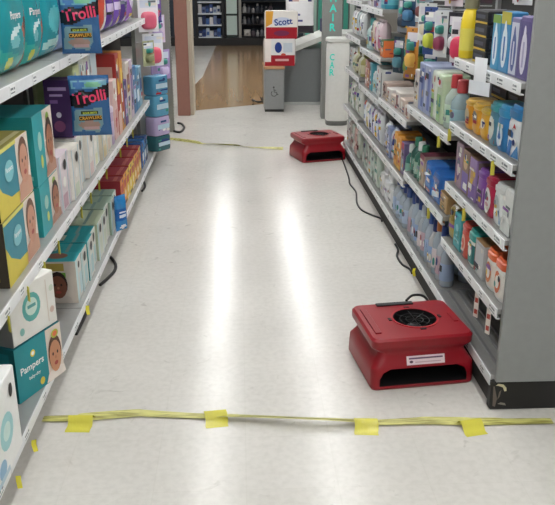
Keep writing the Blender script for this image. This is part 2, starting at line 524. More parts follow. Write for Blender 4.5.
@cached
def pouch(W, H, T, base, prints=(), n=22, seal=True, crinkle=.004, kind='film'):
    """soft filled bag: bulging front and back, crimped seal strips"""
    rnd = random.Random(int(W * 1e4 + H * 1e3))
    ph = [rnd.uniform(0, 6) for _ in range(4)]
    def th(u, v):
        a = max(0, 1 - abs(2 * u - 1) ** 4.0); b = max(0, 1 - abs(2 * v - 1) ** 3.2)
        return T / 2 * math.sqrt(a * b) + .001 + crinkle * a * b * (math.sin(9 * u + ph[0] + 5 * v) * math.sin(11 * v + ph[1]))
    def pos(u, v, s, e=0.0):
        x = (u - .5) * W * (1 - .05 * max(0, 1 - abs(2 * v - 1) ** 2)); return (x, s * (th(u, v) + e), v * H)
    m = MB()
    for s in (-1, 1):
        vs = [pos(i / n, j / n, s) for j in range(n + 1) for i in range(n + 1)]
        b = len(m.v); m.v += vs
        for j in range(n):
            for i in range(n):
                u, v = (i + .5) / n, (j + .5) / n
                c = mat(base, kind)
                if s < 0:
                    for p in prints:
                        if inside(p, u, v): c = mat(p[-1], kind)
                q = (b + j * (n + 1) + i, b + j * (n + 1) + i + 1, b + (j + 1) * (n + 1) + i + 1, b + (j + 1) * (n + 1) + i)
                m.f.append(q if s < 0 else q[::-1]); m.m.append(m.slot(c))
    parts = [('bag', m.mesh('bag', 60), [])]
    if seal:
        q = MB()
        q.box(-W / 2 * .99, W / 2 * .99, -.0015, .0015, H - .001, H + .014, mat(base, kind))
        parts.append(('seal_strip', q.mesh('seal_strip'), []))
    tx = [p for p in prints if p[0] == 't']
    if tx:
        for p in tx:
            q = MB()
            _, s_, cx, cy, hh, rot, c = p
            q.text(s_, lambda x, y: pos(min(1, max(0, cx + x / W)), min(1, max(0, cy + y / H)), -1, .0015), mat(c, 'film'), 0, 0, hh * H, rot, .9 * W)
            parts.append(('lettering', q.mesh('lettering'), []))
    return parts
@cached
def blister(W, H, card, item, front=(), T=.035, big=False):
    """hanging card with a moulded bubble"""
    m = MB(); m.box(-W / 2, W / 2, -.002, 0, 0, H, mat(card), .0006)
    fn, w_, h_ = planar('front', W, .004, H)
    parts = [('backing_card', m.mesh('backing_card'), [])]
    front = tuple(front) + busy(5, .06, .94, .04, .9)
    if front:
        q = MB(); do_prints(q, fn, w_, h_, front); parts.append(('printed_front', q.mesh('print'), []))
    for cz, rw, rh, cc in ((.33, .38, .26, item),) if big else ((.30, .30, .16, item), (.60, .2, .1, ACC[(len(card) + int(H * 1000)) % 10])):
        q = MB(); rings = []
        for r, d_ in ((1.0, 0), (.96, .5 * T), (.8, .85 * T), (.5, T)):
            rings.append([(r * W * rw * math.copysign(abs(math.cos(a)) ** .6, math.cos(a)), -.0025 - d_, H * cz + r * H * rh * math.copysign(abs(math.sin(a)) ** .6, math.sin(a))) for a in [2 * PI * k / 16 for k in range(16)]])
        q.loft(rings, mat(cc, 'plastic'))
        parts.append(('blister', q.mesh('blister'), []))
    return parts
@cached
def softpack(W, D, H, base, front=(), lid=None, kind='film'):
    """plastic-wrapped block with rounded corners (wipes, paper, multi-packs)"""
    n = 20
    rings = []
    for r, z in ((.86, 0), (.96, .02), (1, .12), (1.0, .5), (1, .88), (.96, .98), (.86, 1)):
        rings.append([(r * W / 2 * math.copysign(abs(math.cos(a)) ** .35, math.cos(a)), r * D / 2 * math.copysign(abs(math.sin(a)) ** .35, math.sin(a)), z * H) for a in [2 * PI * (k + .5) / n for k in range(n)]])
    m = MB(); m.loft(rings, mat(base, kind))
    parts = [('wrapper', m.mesh('wrapper', 50), [])]
    if front:
        q = MB(); fn, w_, h_ = planar('front', W * .93, D * 1.0, H); do_prints(q, fn, w_, h_, front, kind, .0012); parts.append(('printed_front', q.mesh('print'), []))
    if lid:
        q = MB(); q.box(-W * .22, W * .22, -D * .3, D * .3, H - .002, H + .012, mat(lid, 'plastic'), .006); parts.append(('flip_lid', q.mesh('flip_lid'), []))
    return parts
RL, RR = PI / 2, -PI / 2      # facing the aisle from the left / right gondola
Z0 = .0008

_bz = [0]
ACC = ['f2f0ec', 'dcd8d0', '2a3a7a', 'b0323c', '26262e', 'd9b23c', '3f8f84', '8a5aa0', 'f4f4f2', '6f7480']
def busy(n=6, u0=.08, u1=.92, v0=.06, v1=.94):
    """the small print of a package: bars and spots in mixed colours"""
    _bz[0] += 1
    r = random.Random(_bz[0] % 40)
    o = []
    for k in range(n):
        u, v = r.uniform(u0, u1), r.uniform(v0, v1); c = r.choice(ACC)
        if r.random() < .6:
            a, b = r.uniform(.12, .34), r.uniform(.025, .07)
            o.append(('r', max(u0, u - a), max(v0, v - b), min(u1, u + a), min(v1, v + b), c))
        else:
            o.append(('o', min(u1 - .12, max(u0 + .12, u)), min(v1 - .09, max(v0 + .09, v)), r.uniform(.06, .12), r.uniform(.05, .09), c))
    return tuple(o)
# ------------------------------------------------------------------ left gondola: hero boxes
TEAL, TEAL2, YELW, WHT, CREAM = '1f8f98', '167580', 'd8c64a', 'eef0ee', 'e6dace'
def wreath(cx, cy, s, c='e8d23f'):
    return [('o', cx, cy, s, s * 1.3, c), ('o', cx, cy, s * .6, s * .75, 'f4f4ee')]
PAMP = tuple([('r', 0, 0, .66, 1, TEAL), ('r', .66, 0, 1, 1, CREAM), ('t', 'Pampers', .33, .52, .17, .0, WHT), ('t', 'baby-dry', .36, .33, .08, .0, WHT)]
             + wreath(.36, .75, .05) + [('o', .5, .14, .05, .07, YELW)] + baby(.82, .46, .33, .42) + [('o', .84, .86, .08, .08, 'b9c04a'), ('o', .84, .86, .05, .05, 'e07a4a')])
SWAD = tuple([('r', 0, 0, .62, 1, '2f8496'), ('p', [(0, .62), (.12, .4), (.36, .22), (.62, .2), (.62, 0), (0, 0)], YELW), ('r', .6, 0, 1, 1, CREAM), ('r', 0, .94, .62, 1, 'd9d36a'),
              ('o', .36, .62, .13, .16, '7fc2cb'), ('t', 'Pampers', .36, .64, .1, 0, WHT)] + baby(.8, .58, .34, .42, 'c8937a', '6f4b36', 'c99a82'))
DRY = tuple([('r', 0, 0, .5, 1, '2aa0a8'), ('r', .5, 0, 1, 1, CREAM), ('o', .28, .6, .1, .14, '9fd0c4'), ('o', .3, .3, .06, .1, 'cfd36a'), ('o', .74, .86, .09, .08, '8fae4c')]
            + baby(.75, .48, .33, .55, 'a86f52', '3a241a', 'b98d78'))
NAT = (('o', .45, .55, .2, .26, '63b4ae'), ('o', .45, .56, .13, .16, 'cfe6da'), ('o', .2, .2, .05, .07, '8fc4bd'), ('r', .36, .54, .54, .6, '5fa5a2'), ('p', [(.0, .8), (.18, 1), (0, 1)], 'd9d9a8'),
       ('r', .78, .1, .8, .9, 'd9cfc4'), ('o', .88, .3, .05, .06, 'd8c0b4'), ('o', .9, .7, .05, .06, 'cfd8c8'))
DARKTEAL = (('r', 0, 0, 1, 1, '17686f'), ('r', .1, .62, .9, .9, '1f8188'))
def put(name, parts, x, y, z, rz, label, cat, group=None, tilt=0.0):
    return spawn(name, parts, (x, y, z + Z0), rz, label, cat, group, tilt)
def put_left(name, parts, D, xf, yc, z, label, cat, group=None, turn=0.0):
    """front face at x = xf, centred on y = yc"""
    a = RL + turn
    return spawn(name, parts, (xf - D / 2 * math.sin(a), yc + D / 2 * math.cos(a) * 1.0, z + Z0), a, label, cat, group)
def put_right(name, parts, D, xf, yc, z, label, cat, group=None, turn=0.0):
    return spawn(name, parts, (xf + D / 2, yc, z + Z0), RR + turn, label, cat, group)

DP = 'diaper boxes on the left shelves'
# bottom deck, two turned boxes
a = math.radians(90 - 24)
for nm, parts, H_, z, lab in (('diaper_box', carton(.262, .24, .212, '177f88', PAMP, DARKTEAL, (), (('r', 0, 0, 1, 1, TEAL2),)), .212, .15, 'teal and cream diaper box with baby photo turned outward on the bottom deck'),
                              ('diaper_box', carton(.25, .24, .208, 'e9e8e2', NAT, (('r', 0, 0, 1, 1, '8d8f8e'),)), .208, .3635, 'white diaper box with pale teal wreath atop the turned teal box')):  # white box: grey left side is shade painted into the colour, not print
    fx, fy = (-.7475, 2.5775) if z < .3 else (-.75, 2.585)      # middle of the front's foot
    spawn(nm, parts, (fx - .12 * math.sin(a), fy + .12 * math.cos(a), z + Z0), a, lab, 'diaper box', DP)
put_left('diaper_box', carton(.30, .24, .29, 'f0f1ef', (('o', .55, .45, .22, .2, '9fd3d6'), ('o', .55, .45, .12, .1, 'cfe9e4'), ('o', .3, .15, .12, .1, '8fb6d2'), ('r', .05, .02, .5, .08, 'b9cfdc'), ('o', .8, .8, .06, .08, '15120f'))),
         .24, -.728, 2.065, .15, 'white box with black hand hole at the near left corner of the deck', 'diaper box', DP)
# middle shelf stacks
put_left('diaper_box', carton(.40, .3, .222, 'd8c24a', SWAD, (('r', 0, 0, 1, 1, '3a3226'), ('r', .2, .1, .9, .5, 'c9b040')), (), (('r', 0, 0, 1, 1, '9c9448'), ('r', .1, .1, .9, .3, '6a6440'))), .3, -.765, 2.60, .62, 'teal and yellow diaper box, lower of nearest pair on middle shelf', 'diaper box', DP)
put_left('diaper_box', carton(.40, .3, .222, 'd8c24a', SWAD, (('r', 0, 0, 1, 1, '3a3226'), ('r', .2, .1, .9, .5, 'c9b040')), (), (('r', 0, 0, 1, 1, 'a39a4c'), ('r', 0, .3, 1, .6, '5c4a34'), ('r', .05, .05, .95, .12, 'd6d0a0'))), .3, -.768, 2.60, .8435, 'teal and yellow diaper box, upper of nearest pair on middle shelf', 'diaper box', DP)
put_left('diaper_box', carton(.31, .3, .2, '2a98a0', DRY, (('r', 0, 0, 1, 1, '1f949c'),)), .3, -.775, 3.075, .62, 'teal diaper box with brown-haired baby, bottom of second stack on middle shelf', 'diaper box', DP)
put_left('diaper_box', carton(.31, .3, .268, '2a98a0', DRY, (('r', 0, 0, 1, 1, '1f949c'), ('r', .05, .1, .95, .16, '7fc4c4'), ('o', .8, .3, .1, .2, 'b9a24a'))), .3, -.778, 3.08, .8215, 'teal diaper box with brown-haired baby, top of second stack on middle shelf', 'diaper box', DP)

# row of tall white cartons with hand holes
for k in range(7):
    w_ = .19
    tint = ('e4d9de', 'e6e2da', 'dcdad2', 'e9e4dc', 'e6e6dc', 'e3d9c4', 'e8dcc9')[k]
    fr = (('r', 0, 0, .1, 1, 'c2d0d6'), ('r', .72, 0, .8, 1, 'b2c4cc'), ('r', .15, .05, .6, .3, ('caa6b4', 'cfd9c4', 'cfe0e4', 'e0c9c4', 'd9d9b4', 'e0d0a0', 'd9c4b0')[k]), ('o', .4, .5, .16, .1, 'f4f1ec'))
    ne = (('r', 0, 0, 1, 1, 'd8cbd2'), ('o', .6, .8, .25, .09, '7d3b86'), ('r', .1, .03, .9, .22, 'a8683e'), ('p', [(.55, .25), (.75, .25), (.68, .7)], '8a4a3a')) if k == 0 else ()
    put_left('wipes_carton', carton(w_, .28, .243 - .012 * (k in (1, 4)), tint, fr, ne, (), (('r', 0, 0, 1, 1, ('e0d0d8', 'e4ddd2')[k % 2]),), True), .28, -.768 + (0, .012, -.01, .008, -.006, .01, 0)[k], 3.335 + k * .2, .62,
             'white carton with black hand hole, %s from the front on the left middle shelf' % ORD[k], 'carton', 'white cartons on the left middle shelf')
# goods stacked on top of the white cartons
top = .868
put_left('formula_box', carton(.13, .12, .265, '4b2a63', (('r', .1, .6, .9, .9, 'cbb6dc'),), (('r', 0, 0, 1, 1, '45265c'), ('r', .15, .82, .85, .88, 'b9a0cf'), ('r', .2, .72, .7, .76, 'b9a0cf'), ('r', .2, .6, .5, .66, '8a63a8'), ('o', .5, .4, .1, .05, 'e8dff0'), ('o', .5, .2, .22, .1, '8a4a78'))),
         .12, -.782, 3.72, top, 'dark purple upright box standing on the white cartons', 'carton')
seq = [(.14, .31, 'c8d2a0', 'lime and white'), (.13, .33, 'dfe3da', 'pale grey-white'), (.13, .32, 'e6e6e0', 'white and blue'), (.13, .33, 'd9dfe2', 'pale blue-white')]
y = 3.80
for k, (w_, h_, c, nm) in enumerate(seq):
    put_left('formula_box', carton(w_ - .008, .2, h_, c, busy(5) + (('r', .1, .1, .3, .9, '9fb6c4'), ('r', .5, .2, .8, .8, 'f2f2ee'), ('o', .62, .35, .1, .08, '3a4a6a'), ('o', .3, .75, .1, .06, 'c86a3a')), (('r', .1, .2, .9, .8, 'b9c88a'), ('o', .5, .5, .2, .15, 'eceee0'), ('o', .75, .3, .1, .1, 'd0803a'))), .2, -.79, y + w_ / 2, top,
             '%s box standing on white cartons, %s behind the purple box' % (nm, ORD[k]), 'carton', 'boxes on top of the white cartons')
    y += w_
# far half of the middle shelf
put_left('snack_canister', canister(.058, .225, 'b9a6c4', 'd6cbdc', 'c8b9d2'), .116, -.762, 4.69, .62, 'lilac canister with pale lid beside the last white carton', 'canister')
far = [(.15, .36, 'd9b9b4', (('r', 0, .7, 1, 1, 'e6dcd4'), ('r', .2, .1, .8, .5, 'c98f8a')), 'tall dusty pink'), (.14, .50, 'a8302c', (('r', 0, 0, 1, .3, 'd9b0a0'), ('r', .15, .5, .85, .7, 'e0a83a'), ('o', .5, .85, .2, .06, 'f0d8a0')), 'tall red'),
       (.14, .50, 'c8862e', (('r', .2, .1, .8, .5, 'a83228'), ('o', .5, .7, .25, .1, 'f0d060')), 'tall gold'), (.14, .30, '5b3a80', (('r', .2, .2, .8, .6, 'b9a4d0'),), 'purple'), (.16, .40, 'd0c8bc', (('r', .1, .5, .9, .8, '8a5a3a'), ('o', .5, .3, .1, .05, '20202a')), 'cream'),
       (.15, .40, 'c9b7c6', (('r', .2, .2, .8, .8, '7f6aa4'), ('o', .5, .3, .2, .06, '1a1a1e')), 'mauve'), (.16, .34, '3f6fa0', (('r', .1, .3, .9, .6, 'bcd2e4'),), 'blue'), (.16, .3, '4a87ac', (('r', .1, .2, .9, .5, 'd6e4ee'),), 'sky blue'), (.16, .3, '8fb2c8', (('r', .1, .4, .9, .7, '2f4f8a'),), 'pale blue')]
y = 4.79
for k, (w_, h_, c, pr, nm) in enumerate(far):
    put_left('cereal_box', carton(w_ - .008, .22, h_, c, pr + busy(6), (('r', .1, .15, .9, .85, pr[0][-1]),)), .22, -.768, y + w_ / 2, .62, '%s box, %s beyond the lilac canister on middle shelf' % (nm, ORD[k]), 'carton', 'boxes on the far half of the left middle shelf')
    y += w_ + .008

# top shelf: bags
PB = (('r', .0, .0, 1, 1, TEAL), ('p', [(0, .0), (1, 0), (1, .1), (.5, .16), (0, .22)], '33a59c'), ('o', .35, .28, .14, .06, '6fc0c8'), ('p', [(.62, 0), (.95, 0), (1, .35), (.85, .5), (.62, .4), (.7, .2)], '9a5a44'), ('o', .8, .42, .13, .09, '6b3a2c'), ('o', .25, .1, .1, .06, 'c2d048'), ('p', [(.2, .3), (.5, .36), (.55, .42), (.2, .36)], 'cfe8ea'), ('t', 'Pampers', .4, .49, .085, 0, 'eef4f4'), ('r', .28, .38, .58, .41, 'bfe2e6'))
PB2 = (('r', 0, 0, 1, 1, '1b8f9c'), ('o', .5, .4, .3, .14, '58bcc4'), ('p', [(.1, .1), (.9, .16), (.9, .24), (.1, .18)], 'a8dcd8'), ('o', .7, .75, .2, .1, '8ccdd0'), ('p', [(0, .85), (.5, .8), (1, .9), (1, 1), (0, 1)], 'a9b77a'))
tb = [(.26, .38, 'b03a72', (('r', .7, 0, .85, 1, 'e9e2e6'), ('o', .35, .6, .25, .2, '8a2a58'), ('r', .1, .9, .8, 1, '3f8f98')), 2.58, 'magenta', .2),
      (.32, .40, TEAL2, PB, 2.875, 'teal with brown baby and white lettering', .16), (.23, .40, TEAL2, PB, 3.155, 'narrow teal with brown baby', .15), (.34, .38, '1b8f9c', PB2, 3.445, 'plain teal and pale green', .16),
      (.30, .36, '8d9fc4', (('o', .5, .5, .3, .2, 'dfe6f0'), ('r', 0, .8, 1, 1, '4fae9c')), 3.80, 'periwinkle blue', .15), (.24, .36, '4aa0b0', (('o', .5, .4, .3, .2, 'dfe6e6'),), 4.10, 'sea blue', .15),
      (.26, .34, 'd6c8bc', (('p', [(0, 0), (.3, 0), (.7, 1), (0, 1)], 'c8402e'), ('o', .75, .5, .15, .12, 'b08a70')), 4.44, 'red and beige', .15), (.26, .34, 'dfccc0', (('p', [(0, 0), (.25, 0), (.6, 1), (0, 1)], 'c24a38'), ('o', .75, .5, .15, .12, 'b58f78')), 4.73, 'rust and cream', .15),
      (.26, .32, '57398a', (('r', .1, .35, .9, .5, 'c6b4dc'), ('o', .5, .7, .3, .12, '8a6ac0')), 5.03, 'purple', .15), (.26, .32, '6a48a0', (('r', .1, .35, .9, .5, 'd2c4e4'),), 5.32, 'bright violet', .15), (.28, .30, '4a2e7a', (('r', .1, .5, .9, .62, 'b8a4d4'),), 5.63, 'deep violet', .15), (.28, .30, '8a5aa8', (('o', .5, .5, .3, .2, 'd9c8e4'),), 5.94, 'mauve', .15)]
for k, (w_, h_, c, pr, yc, nm, t_) in enumerate(tb):
    put_left('diaper_bag_pack', pouch(w_, h_, t_, c, tuple(pr) + (busy(5) if k > 3 else ()), 40), t_, -.772, yc, 1.26, '%s soft pack, %s along the left upper shelf' % (nm, ORD[k]), 'diaper pack', 'soft packs on the left upper shelf')

# candy bags on a clip strip
cs = MB(); cs.box(-.012, .012, -.001, .001, 0, .92, mat('dfe4e4', 'plastic')); 
strip = link('clip_strip', cs.mesh('clip_strip'), None, (-.655, 3.60, .93))
tag(strip, 'narrow white clip strip holding two candy bags on the left', 'clip strip')
TR = (('r', 0, 0, 1, 1, '34608f'), ('r', .05, .84, .95, .98, '6aa2b8'), ('o', .25, .9, .15, .06, '4a78b0'), ('o', .6, .9, .2, .05, '6fae8c'), ('p', [(.0, .52), (.0, .72), (.3, .82), (.5, .76), (.68, .84), (1, .92), (1, .66), (.7, .62), (.5, .56), (.3, .5)], '16141f'),
      ('p', [(.04, .08), (.3, .1), (.68, .06), (.8, .2), (.82, .5), (.1, .46)], '6f8f98'), ('o', .45, .2, .28, .07, '9a7f74'), ('o', .5, .14, .2, .04, 'b08f90'), ('r', .2, .28, .78, .37, '2c2616'), ('r', .26, .38, .7, .44, '33401e'),
      ('t', 'Trolli', .5, .69, .2, .14, 'e2426a'), ('t', 'SOUR BRITE', .48, .41, .035, .03, 'c8d84a'), ('t', 'CRAWLERS', .49, .325, .06, .03, 'd8a03a'))
tr = pouch(.172, .245, .03, '3c6fa8', TR, 36)
for z, yy, xx, lab in ((1.262, 3.55, -.690, 'blue candy bag with pink lettering, upper one on the clip strip'), (.925, 3.42, -.650, 'blue candy bag with pink lettering, lower one on the clip strip')):
    spawn('candy_bag', tr, (xx, yy, z), .12, lab, 'candy bag', 'candy bags on the clip strip')

# bottom deck row
put_left('wipes_pack', pouch(.16, .2, .06, '4aa5ac', (('r', 0, .6, 1, 1, 'd8e4e0'), ('o', .5, .8, .25, .12, 'b04a4a'))), .06, -.86, 3.1, .15, 'teal and white pouch behind the turned box on the deck', 'wipes pack')
BB = tuple([('r', 0, 0, 1, 1, 'd8ccc0'), ('r', .12, .78, .72, .96, 'b09a4a'), ('r', .3, .62, .75, .74, '6fae3e'), ('r', .02, .02, .3, .6, '6a9a9c')] + baby(.55, .42, .3, .72, '7b4a38', '2a1712', 'cfc2b8'))
put_left('diaper_box', carton(.13, .19, .205, 'd9dad4', (('r', 0, 0, .3, 1, 'cfe4e4'), ('r', .5, .1, .9, .6, 'bcd8dc'), ('o', .5, .82, .14, .08, '14110f')), BB, (), (('r', 0, 0, 1, 1, '2b97a0'), ('o', .6, .5, .3, .25, '8a5a4a'))),   .19, -.766, 3.425, .15, 'small box with dark-skinned baby photo facing the camera on the bottom deck', 'diaper box', DP)
row = [('1f8d94', 'teal')] * 3 + [('a9b49a', 'sage green')] * 2 + [('8fa392', 'grey-green')] * 3
for k, (c, nm) in enumerate(row):
    put_left('wipes_carton', carton(.135, .24, .2 + .004 * (k % 2), 'dfe2dc', (('r', 0, 0, .25, 1, 'c4dcdc'), ('r', .4, .1, .85, .55, ('b6d4d8', 'd4dccb')[k > 2]), ('r', .9, 0, 1, 1, 'e8e4da')), (('r', 0, 0, 1, 1, c), ('r', .1, .3, .9, .5, 'd4dcd4')),
             (), (('r', 0, 0, 1, 1, c), ('r', .0, .25, 1, .32, '6f8a86'), ('r', .2, .5, .8, .62, 'cfd6c8')), True), .24, -.766 + .008 * math.sin(k * 2.3), 3.56 + k * .142, .15, '%s-topped wipes carton, %s along the bottom left deck row' % (nm, ORD[k]), 'carton', 'wipes cartons on the bottom left deck')
spawn('wipes_pack', pouch(.085, .2, .04, '2f83c4', (('r', 0, .3, 1, .7, '1f63b0'), ('r', .2, .4, .8, .5, 'cfe2f2'), ('r', .2, .55, .8, .6, 'cfe2f2'), ('o', .5, .12, .3, .06, 'dfeaf2'))), (-.718, 4.44, .153), .9, 'bright blue pouch leaning out at the deck edge by green cartons', 'wipes pack')
for k in range(8):
    c = ('d9862e', 'e0952e', 'e2b93a', 'e6cc3e', 'e2c03a', 'd9a53a', 'd8923a', 'c9a23e')[k]
    put_left('snack_box', carton(.128, .25, .205 + .006 * (k % 2), c, (('r', .15, .55, .85, .8, 'b8402e'), ('o', .5, .35, .25, .12, 'f0e0b0'), ('r', .1, .05, .9, .14, ('e6dcc8', '4a3a3a')[k % 2]), ('o', .7, .9, .1, .05, '2f3a6a')), (('r', .0, .4, 1, 1, '9a2c34'), ('r', .1, .1, .9, .3, 'e0b04a')),
             (), (('r', 0, 0, 1, 1, '96303a'), ('r', .05, .1, .95, .2, 'b86a62'), ('r', .1, .5, .9, .58, 'c08a80'))), .25, -.766, 4.87 + k * .134, .15, 'red-topped box with %s front, %s of its deck row' % (('orange', 'yellow')[1 < k < 6], ORD[k]), 'snack box', 'red and yellow boxes on the bottom left deck')
for k in range(3):
    put_left('juice_pack', softpack(.13, .2, .2, ('2f4f86', '36669e', '27406f')[k], (('r', .1, .3, .9, .6, 'b9cbe0'), ('o', .5, .75, .2, .1, '6fb0d0'))), .2, -.764, 6.01 + k * .138, .15, 'navy wrapped pack, %s at the far end of the left deck' % ORD[k], 'drink pack', 'blue packs at the far end of the left deck')

# ------------------------------------------------------------------ far end of the left gondola: peg panel with hanging goods
part('peg_panel', gl, lambda m: m.box(-.86, -.83, 6.46, 8.24, .14, 1.9, mat('84857c', 'metal')))
part('base_deck', gl, lambda m: m.box(-1.22, -.745, 6.43, 8.24, .09, .14, SH, .003))
part('kick_plate', gl, lambda m: m.box(-1.22, -.79, 6.43, 8.24, 0, .088, KICK))
up = part('end_upright', gl, lambda m: m.box(-.80, -.70, 8.245, 8.29, 0, 1.9, mat('93938a', 'metal'), .004))
m = MB()
for k in range(60): m.box(-.7, -.699, 8.262, 8.274, .1 + k * .03, .115 + k * .03, mat('2b2b29', 'metal'))
link('slot_row', m.mesh('slot_row'), up)
part('purple_header', gl, lambda m: m.box(-.829, -.822, 7.45, 8.2, .42, 1.25, mat('9482b4', 'paper')))
hook = MB(); hook.tube([(0, 0, 0), (.08, 0, .004), (.093, 0, .004)], .003, mat('b9babb', 'metal')); HOOK = hook.mesh('peg_hook')
hang = [(6.62, 1.14, .19, .27, 'e6e4ea', 'd4607a', 'white card with pink bubble', .9), (6.86, .84, .2, .27, 'e4e6ea', 'dd5a72', 'pale card with rose bubble', .9), (7.25, 1.0, .2, .24, 'cbb9cf', 'a99ac4', 'lilac card with mauve bubble', .7),
        (6.5, .88, .14, .2, 'a2a582', '8d8f6a', 'olive card with green bubble', .6), (7.05, 1.2, .17, .2, '6a4a9a', 'c4608a', 'purple card with pink bubble', .8), (7.7, .62, .2, .28, 'a893c8', 'cbbbe0', 'lavender card with pale bubble', .6)]
for k, (yy, z, w_, h_, c, it, nm, tn) in enumerate(hang):
    link('peg_hook', HOOK, gl, (-.83, yy, z + h_ - .016))
    spawn('hanging_pack', blister(w_, h_, c, it, (('r', .1, .7, .9, .92, 'cfd6e6'), ('o', .5, .95, .06, .02, '2a2a30')), .035, k < 2), (-.735, yy, z), RL - tn, '%s hanging on the far left peg panel' % nm, 'hanging pack', 'hanging packs on the far left peg panel')
for k, (yy, z, c, nm) in enumerate([(6.72, .62, '4f8fb4', 'light blue'), (6.72, .44, '5a9cbc', 'sky blue'), (6.72, .275, 'b4a6cc', 'lilac'), (6.72, .141, '2f6068', 'dark teal'), (7.05, .141, '4a83ac', 'mid blue'), (7.38, .141, '38689c', 'deep blue')]):
    hh = (.16, .175, .16, .13, .2, .2)[k]
    spawn('wipes_pack', softpack(.2, .13, hh, c, busy(4) + (('r', .1, .35, .9, .6, 'b6d2e0'), ('r', .3, .7, .7, .8, '2c4c7c')), None), (-.715 if k < 4 else -.745, yy, z + Z0), RL - .6 if k < 4 else RL, '%s wrapped pack on the deck below the far left pegs' % nm, 'wipes pack', 'blue packs below the far left pegs')

# ------------------------------------------------------------------ air movers
def bake_bool(base, cutters, name):
    o = link(name, base)
    for c in cutters:
        q = link('cutter', c)
        md = o.modifiers.new('cut', 'BOOLEAN'); md.object = q; md.operation = 'DIFFERENCE'; md.solver = 'EXACT'; md.material_mode = 'TRANSFER'
    bpy.context.view_layer.update()
    dg = bpy.context.evaluated_depsgraph_get()
    me = bpy.data.meshes.new_from_object(o.evaluated_get(dg))
    for q in [md.object for md in o.modifiers]: bpy.data.objects.remove(q)
    bpy.data.objects.remove(o)
    me.name = name
    me.set_sharp_from_angle(angle=math.radians(32))
    return me
RED = mat('8f111f', 'plastic'); BLK = mat('141315', 'rubber')
def rrect(hx, y0, y1, r, z, n=5):
    p = []
    for cx, cy, a0 in ((hx - r, y1 - r, 0), (-hx + r, y1 - r, 90), (-hx + r, y0 + r, 180), (hx - r, y0 + r, 270)):
        for k in range(n):
            t = math.radians(a0 + 90 * k / (n - 1)); p.append((cx + r * math.cos(t), cy + r * math.sin(t), z))
    return p
fm = MB()
fm.loft([rrect(.205, -.19, .175, .02, 0), rrect(.21, -.195, .18, .025, .008), rrect(.21, -.195, .18, .03, .06), rrect(.208, -.192, .178, .03, .092), rrect(.196, -.182, .168, .035, .112), rrect(.18, -.174, .158, .035, .135),
         rrect(.178, -.17, .156, .035, .15), rrect(.188, -.173, .158, .03, .162), rrect(.203, -.176, .165, .03, .17), rrect(.206, -.178, .167, .03, .178), rrect(.206, -.178, .167, .03, .204), rrect(.198, -.17, .16, .028, .213)], RED)
c1 = MB(); c1.lathe([(.088, .1), (.088, .3)], BLK, 28, c=(.02, .0))
c2 = MB(); pts = [(-.178, .018), (.178, .018), (.178, .05), (.165, .075), (.135, .09), (-.135, .09), (-.165, .075), (-.178, .05)][::-1]
c2.loft([[(x, -.3, z) for x, z in pts], [(x, -.06, z) for x, z in pts]], BLK)
BODY = bake_bool(fm.mesh('housing'), [c1.mesh('c1'), c2.mesh('c2')], 'housing')
rim = MB()
rim.lathe([(.089, .2125), (.097, .2125), (.097, .216), (.089, .216)], mat('a81824', 'plastic'), 28, c=(.02, 0), cap=False)
RIM = rim.mesh('intake_rim')
hub = MB(); hub.lathe([(.03, .105), (.034, .15), (.03, .178), (.02, .184)], mat('26262a', 'plastic'), 16, c=(.02, 0)); HUB = hub.mesh('fan_hub')
bl = MB()
for k in range(5):
    t = 2 * PI * k / 5; ca, sa = math.cos(t), math.sin(t)
    f = lambda r, s, z: (.02 + r * ca - s * sa, r * sa + s * ca, z)
    bl.add([f(.03, -.012, .13), f(.083, -.022, .12), f(.083, .022, .15), f(.03, .012, .16)], [(0, 1, 2, 3)], mat('3a3a3e', 'plastic'))
BLADE = bl.mesh('impeller')
gd = MB()
for k in range(4):
    t = PI / 4 * k
    gd.tube([(.02 + .09 * math.cos(t), .09 * math.sin(t), .206), (.02, 0, .207), (.02 - .09 * math.cos(t), -.09 * math.sin(t), .206)], .0016, BLK, 5)
for r in (.035, .06):
    gd.tube([(.02 + r * math.cos(2 * PI * k / 24), r * math.sin(2 * PI * k / 24), .206) for k in range(25)], .0016, BLK, 5)
GUARD = gd.mesh('wire_guard')
lug = MB()
for (x, y, ex, ey) in ((.02, .105, .012, .006), (.02, -.105, .012, .006), (.125, 0, .006, .012), (-.085, 0, .006, .012)):
    lug.box(x - ex, x + ex, y - ey, y + ey, .2115, .2165, mat('1c1516', 'plastic'), .002)
LUG = lug.mesh('guard_clip')
ri = MB(); ri.box(-.18, -.155, -.12, .11, .2115, .218, mat('86131e', 'plastic'), .004); RIB = ri.mesh('stacking_rib')
ri = MB(); ri.box(.165, .185, -.06, .02, .2115, .217, mat('86131e', 'plastic'), .004); RIB2 = ri.mesh('stacking_rib')
ha = MB(); ha.box(-.1, .06, .132, .158, .2115, .219, BLK, .005); HAND = ha.mesh('carry_handle')
st = MB()
sp = [(-.085, -.2065, .094), (.085, -.2065, .094), (.085, -.192, .13), (-.085, -.192, .13)]
def sfn(u, v, e):
    return (-.07 + .155 * u, -.1885 + .0125 * v - e, .100 + .034 * v + e * .4)
do_prints(st, sfn, .15, .036, [('r', 0, 0, 1, 1, 'e6d3d8'), ('r', .06, .62, .95, .8, '6a4a66'), ('o', .12, .35, .05, .15, '5a3a50'), ('r', .22, .22, .9, .34, 'c9a8b4')], e0=.002)
STICK = st.mesh('sticker')
FAN = [('housing', BODY, []), ('intake_rim', RIM, []), ('fan_hub', HUB, [('impeller', BLADE)]), ('wire_guard', GUARD, [('guard_clip', LUG)]), ('stacking_rib', RIB, []), ('stacking_rib', RIB2, []), ('carry_handle', HAND, []), ('sticker', STICK, [])]
spawn('air_mover', FAN, (.705, 2.972, .001), .12, 'red low-profile floor fan in the foreground with pale sticker', 'floor fan', 'red air movers').scale = (1.04, 1.04, 1.02)
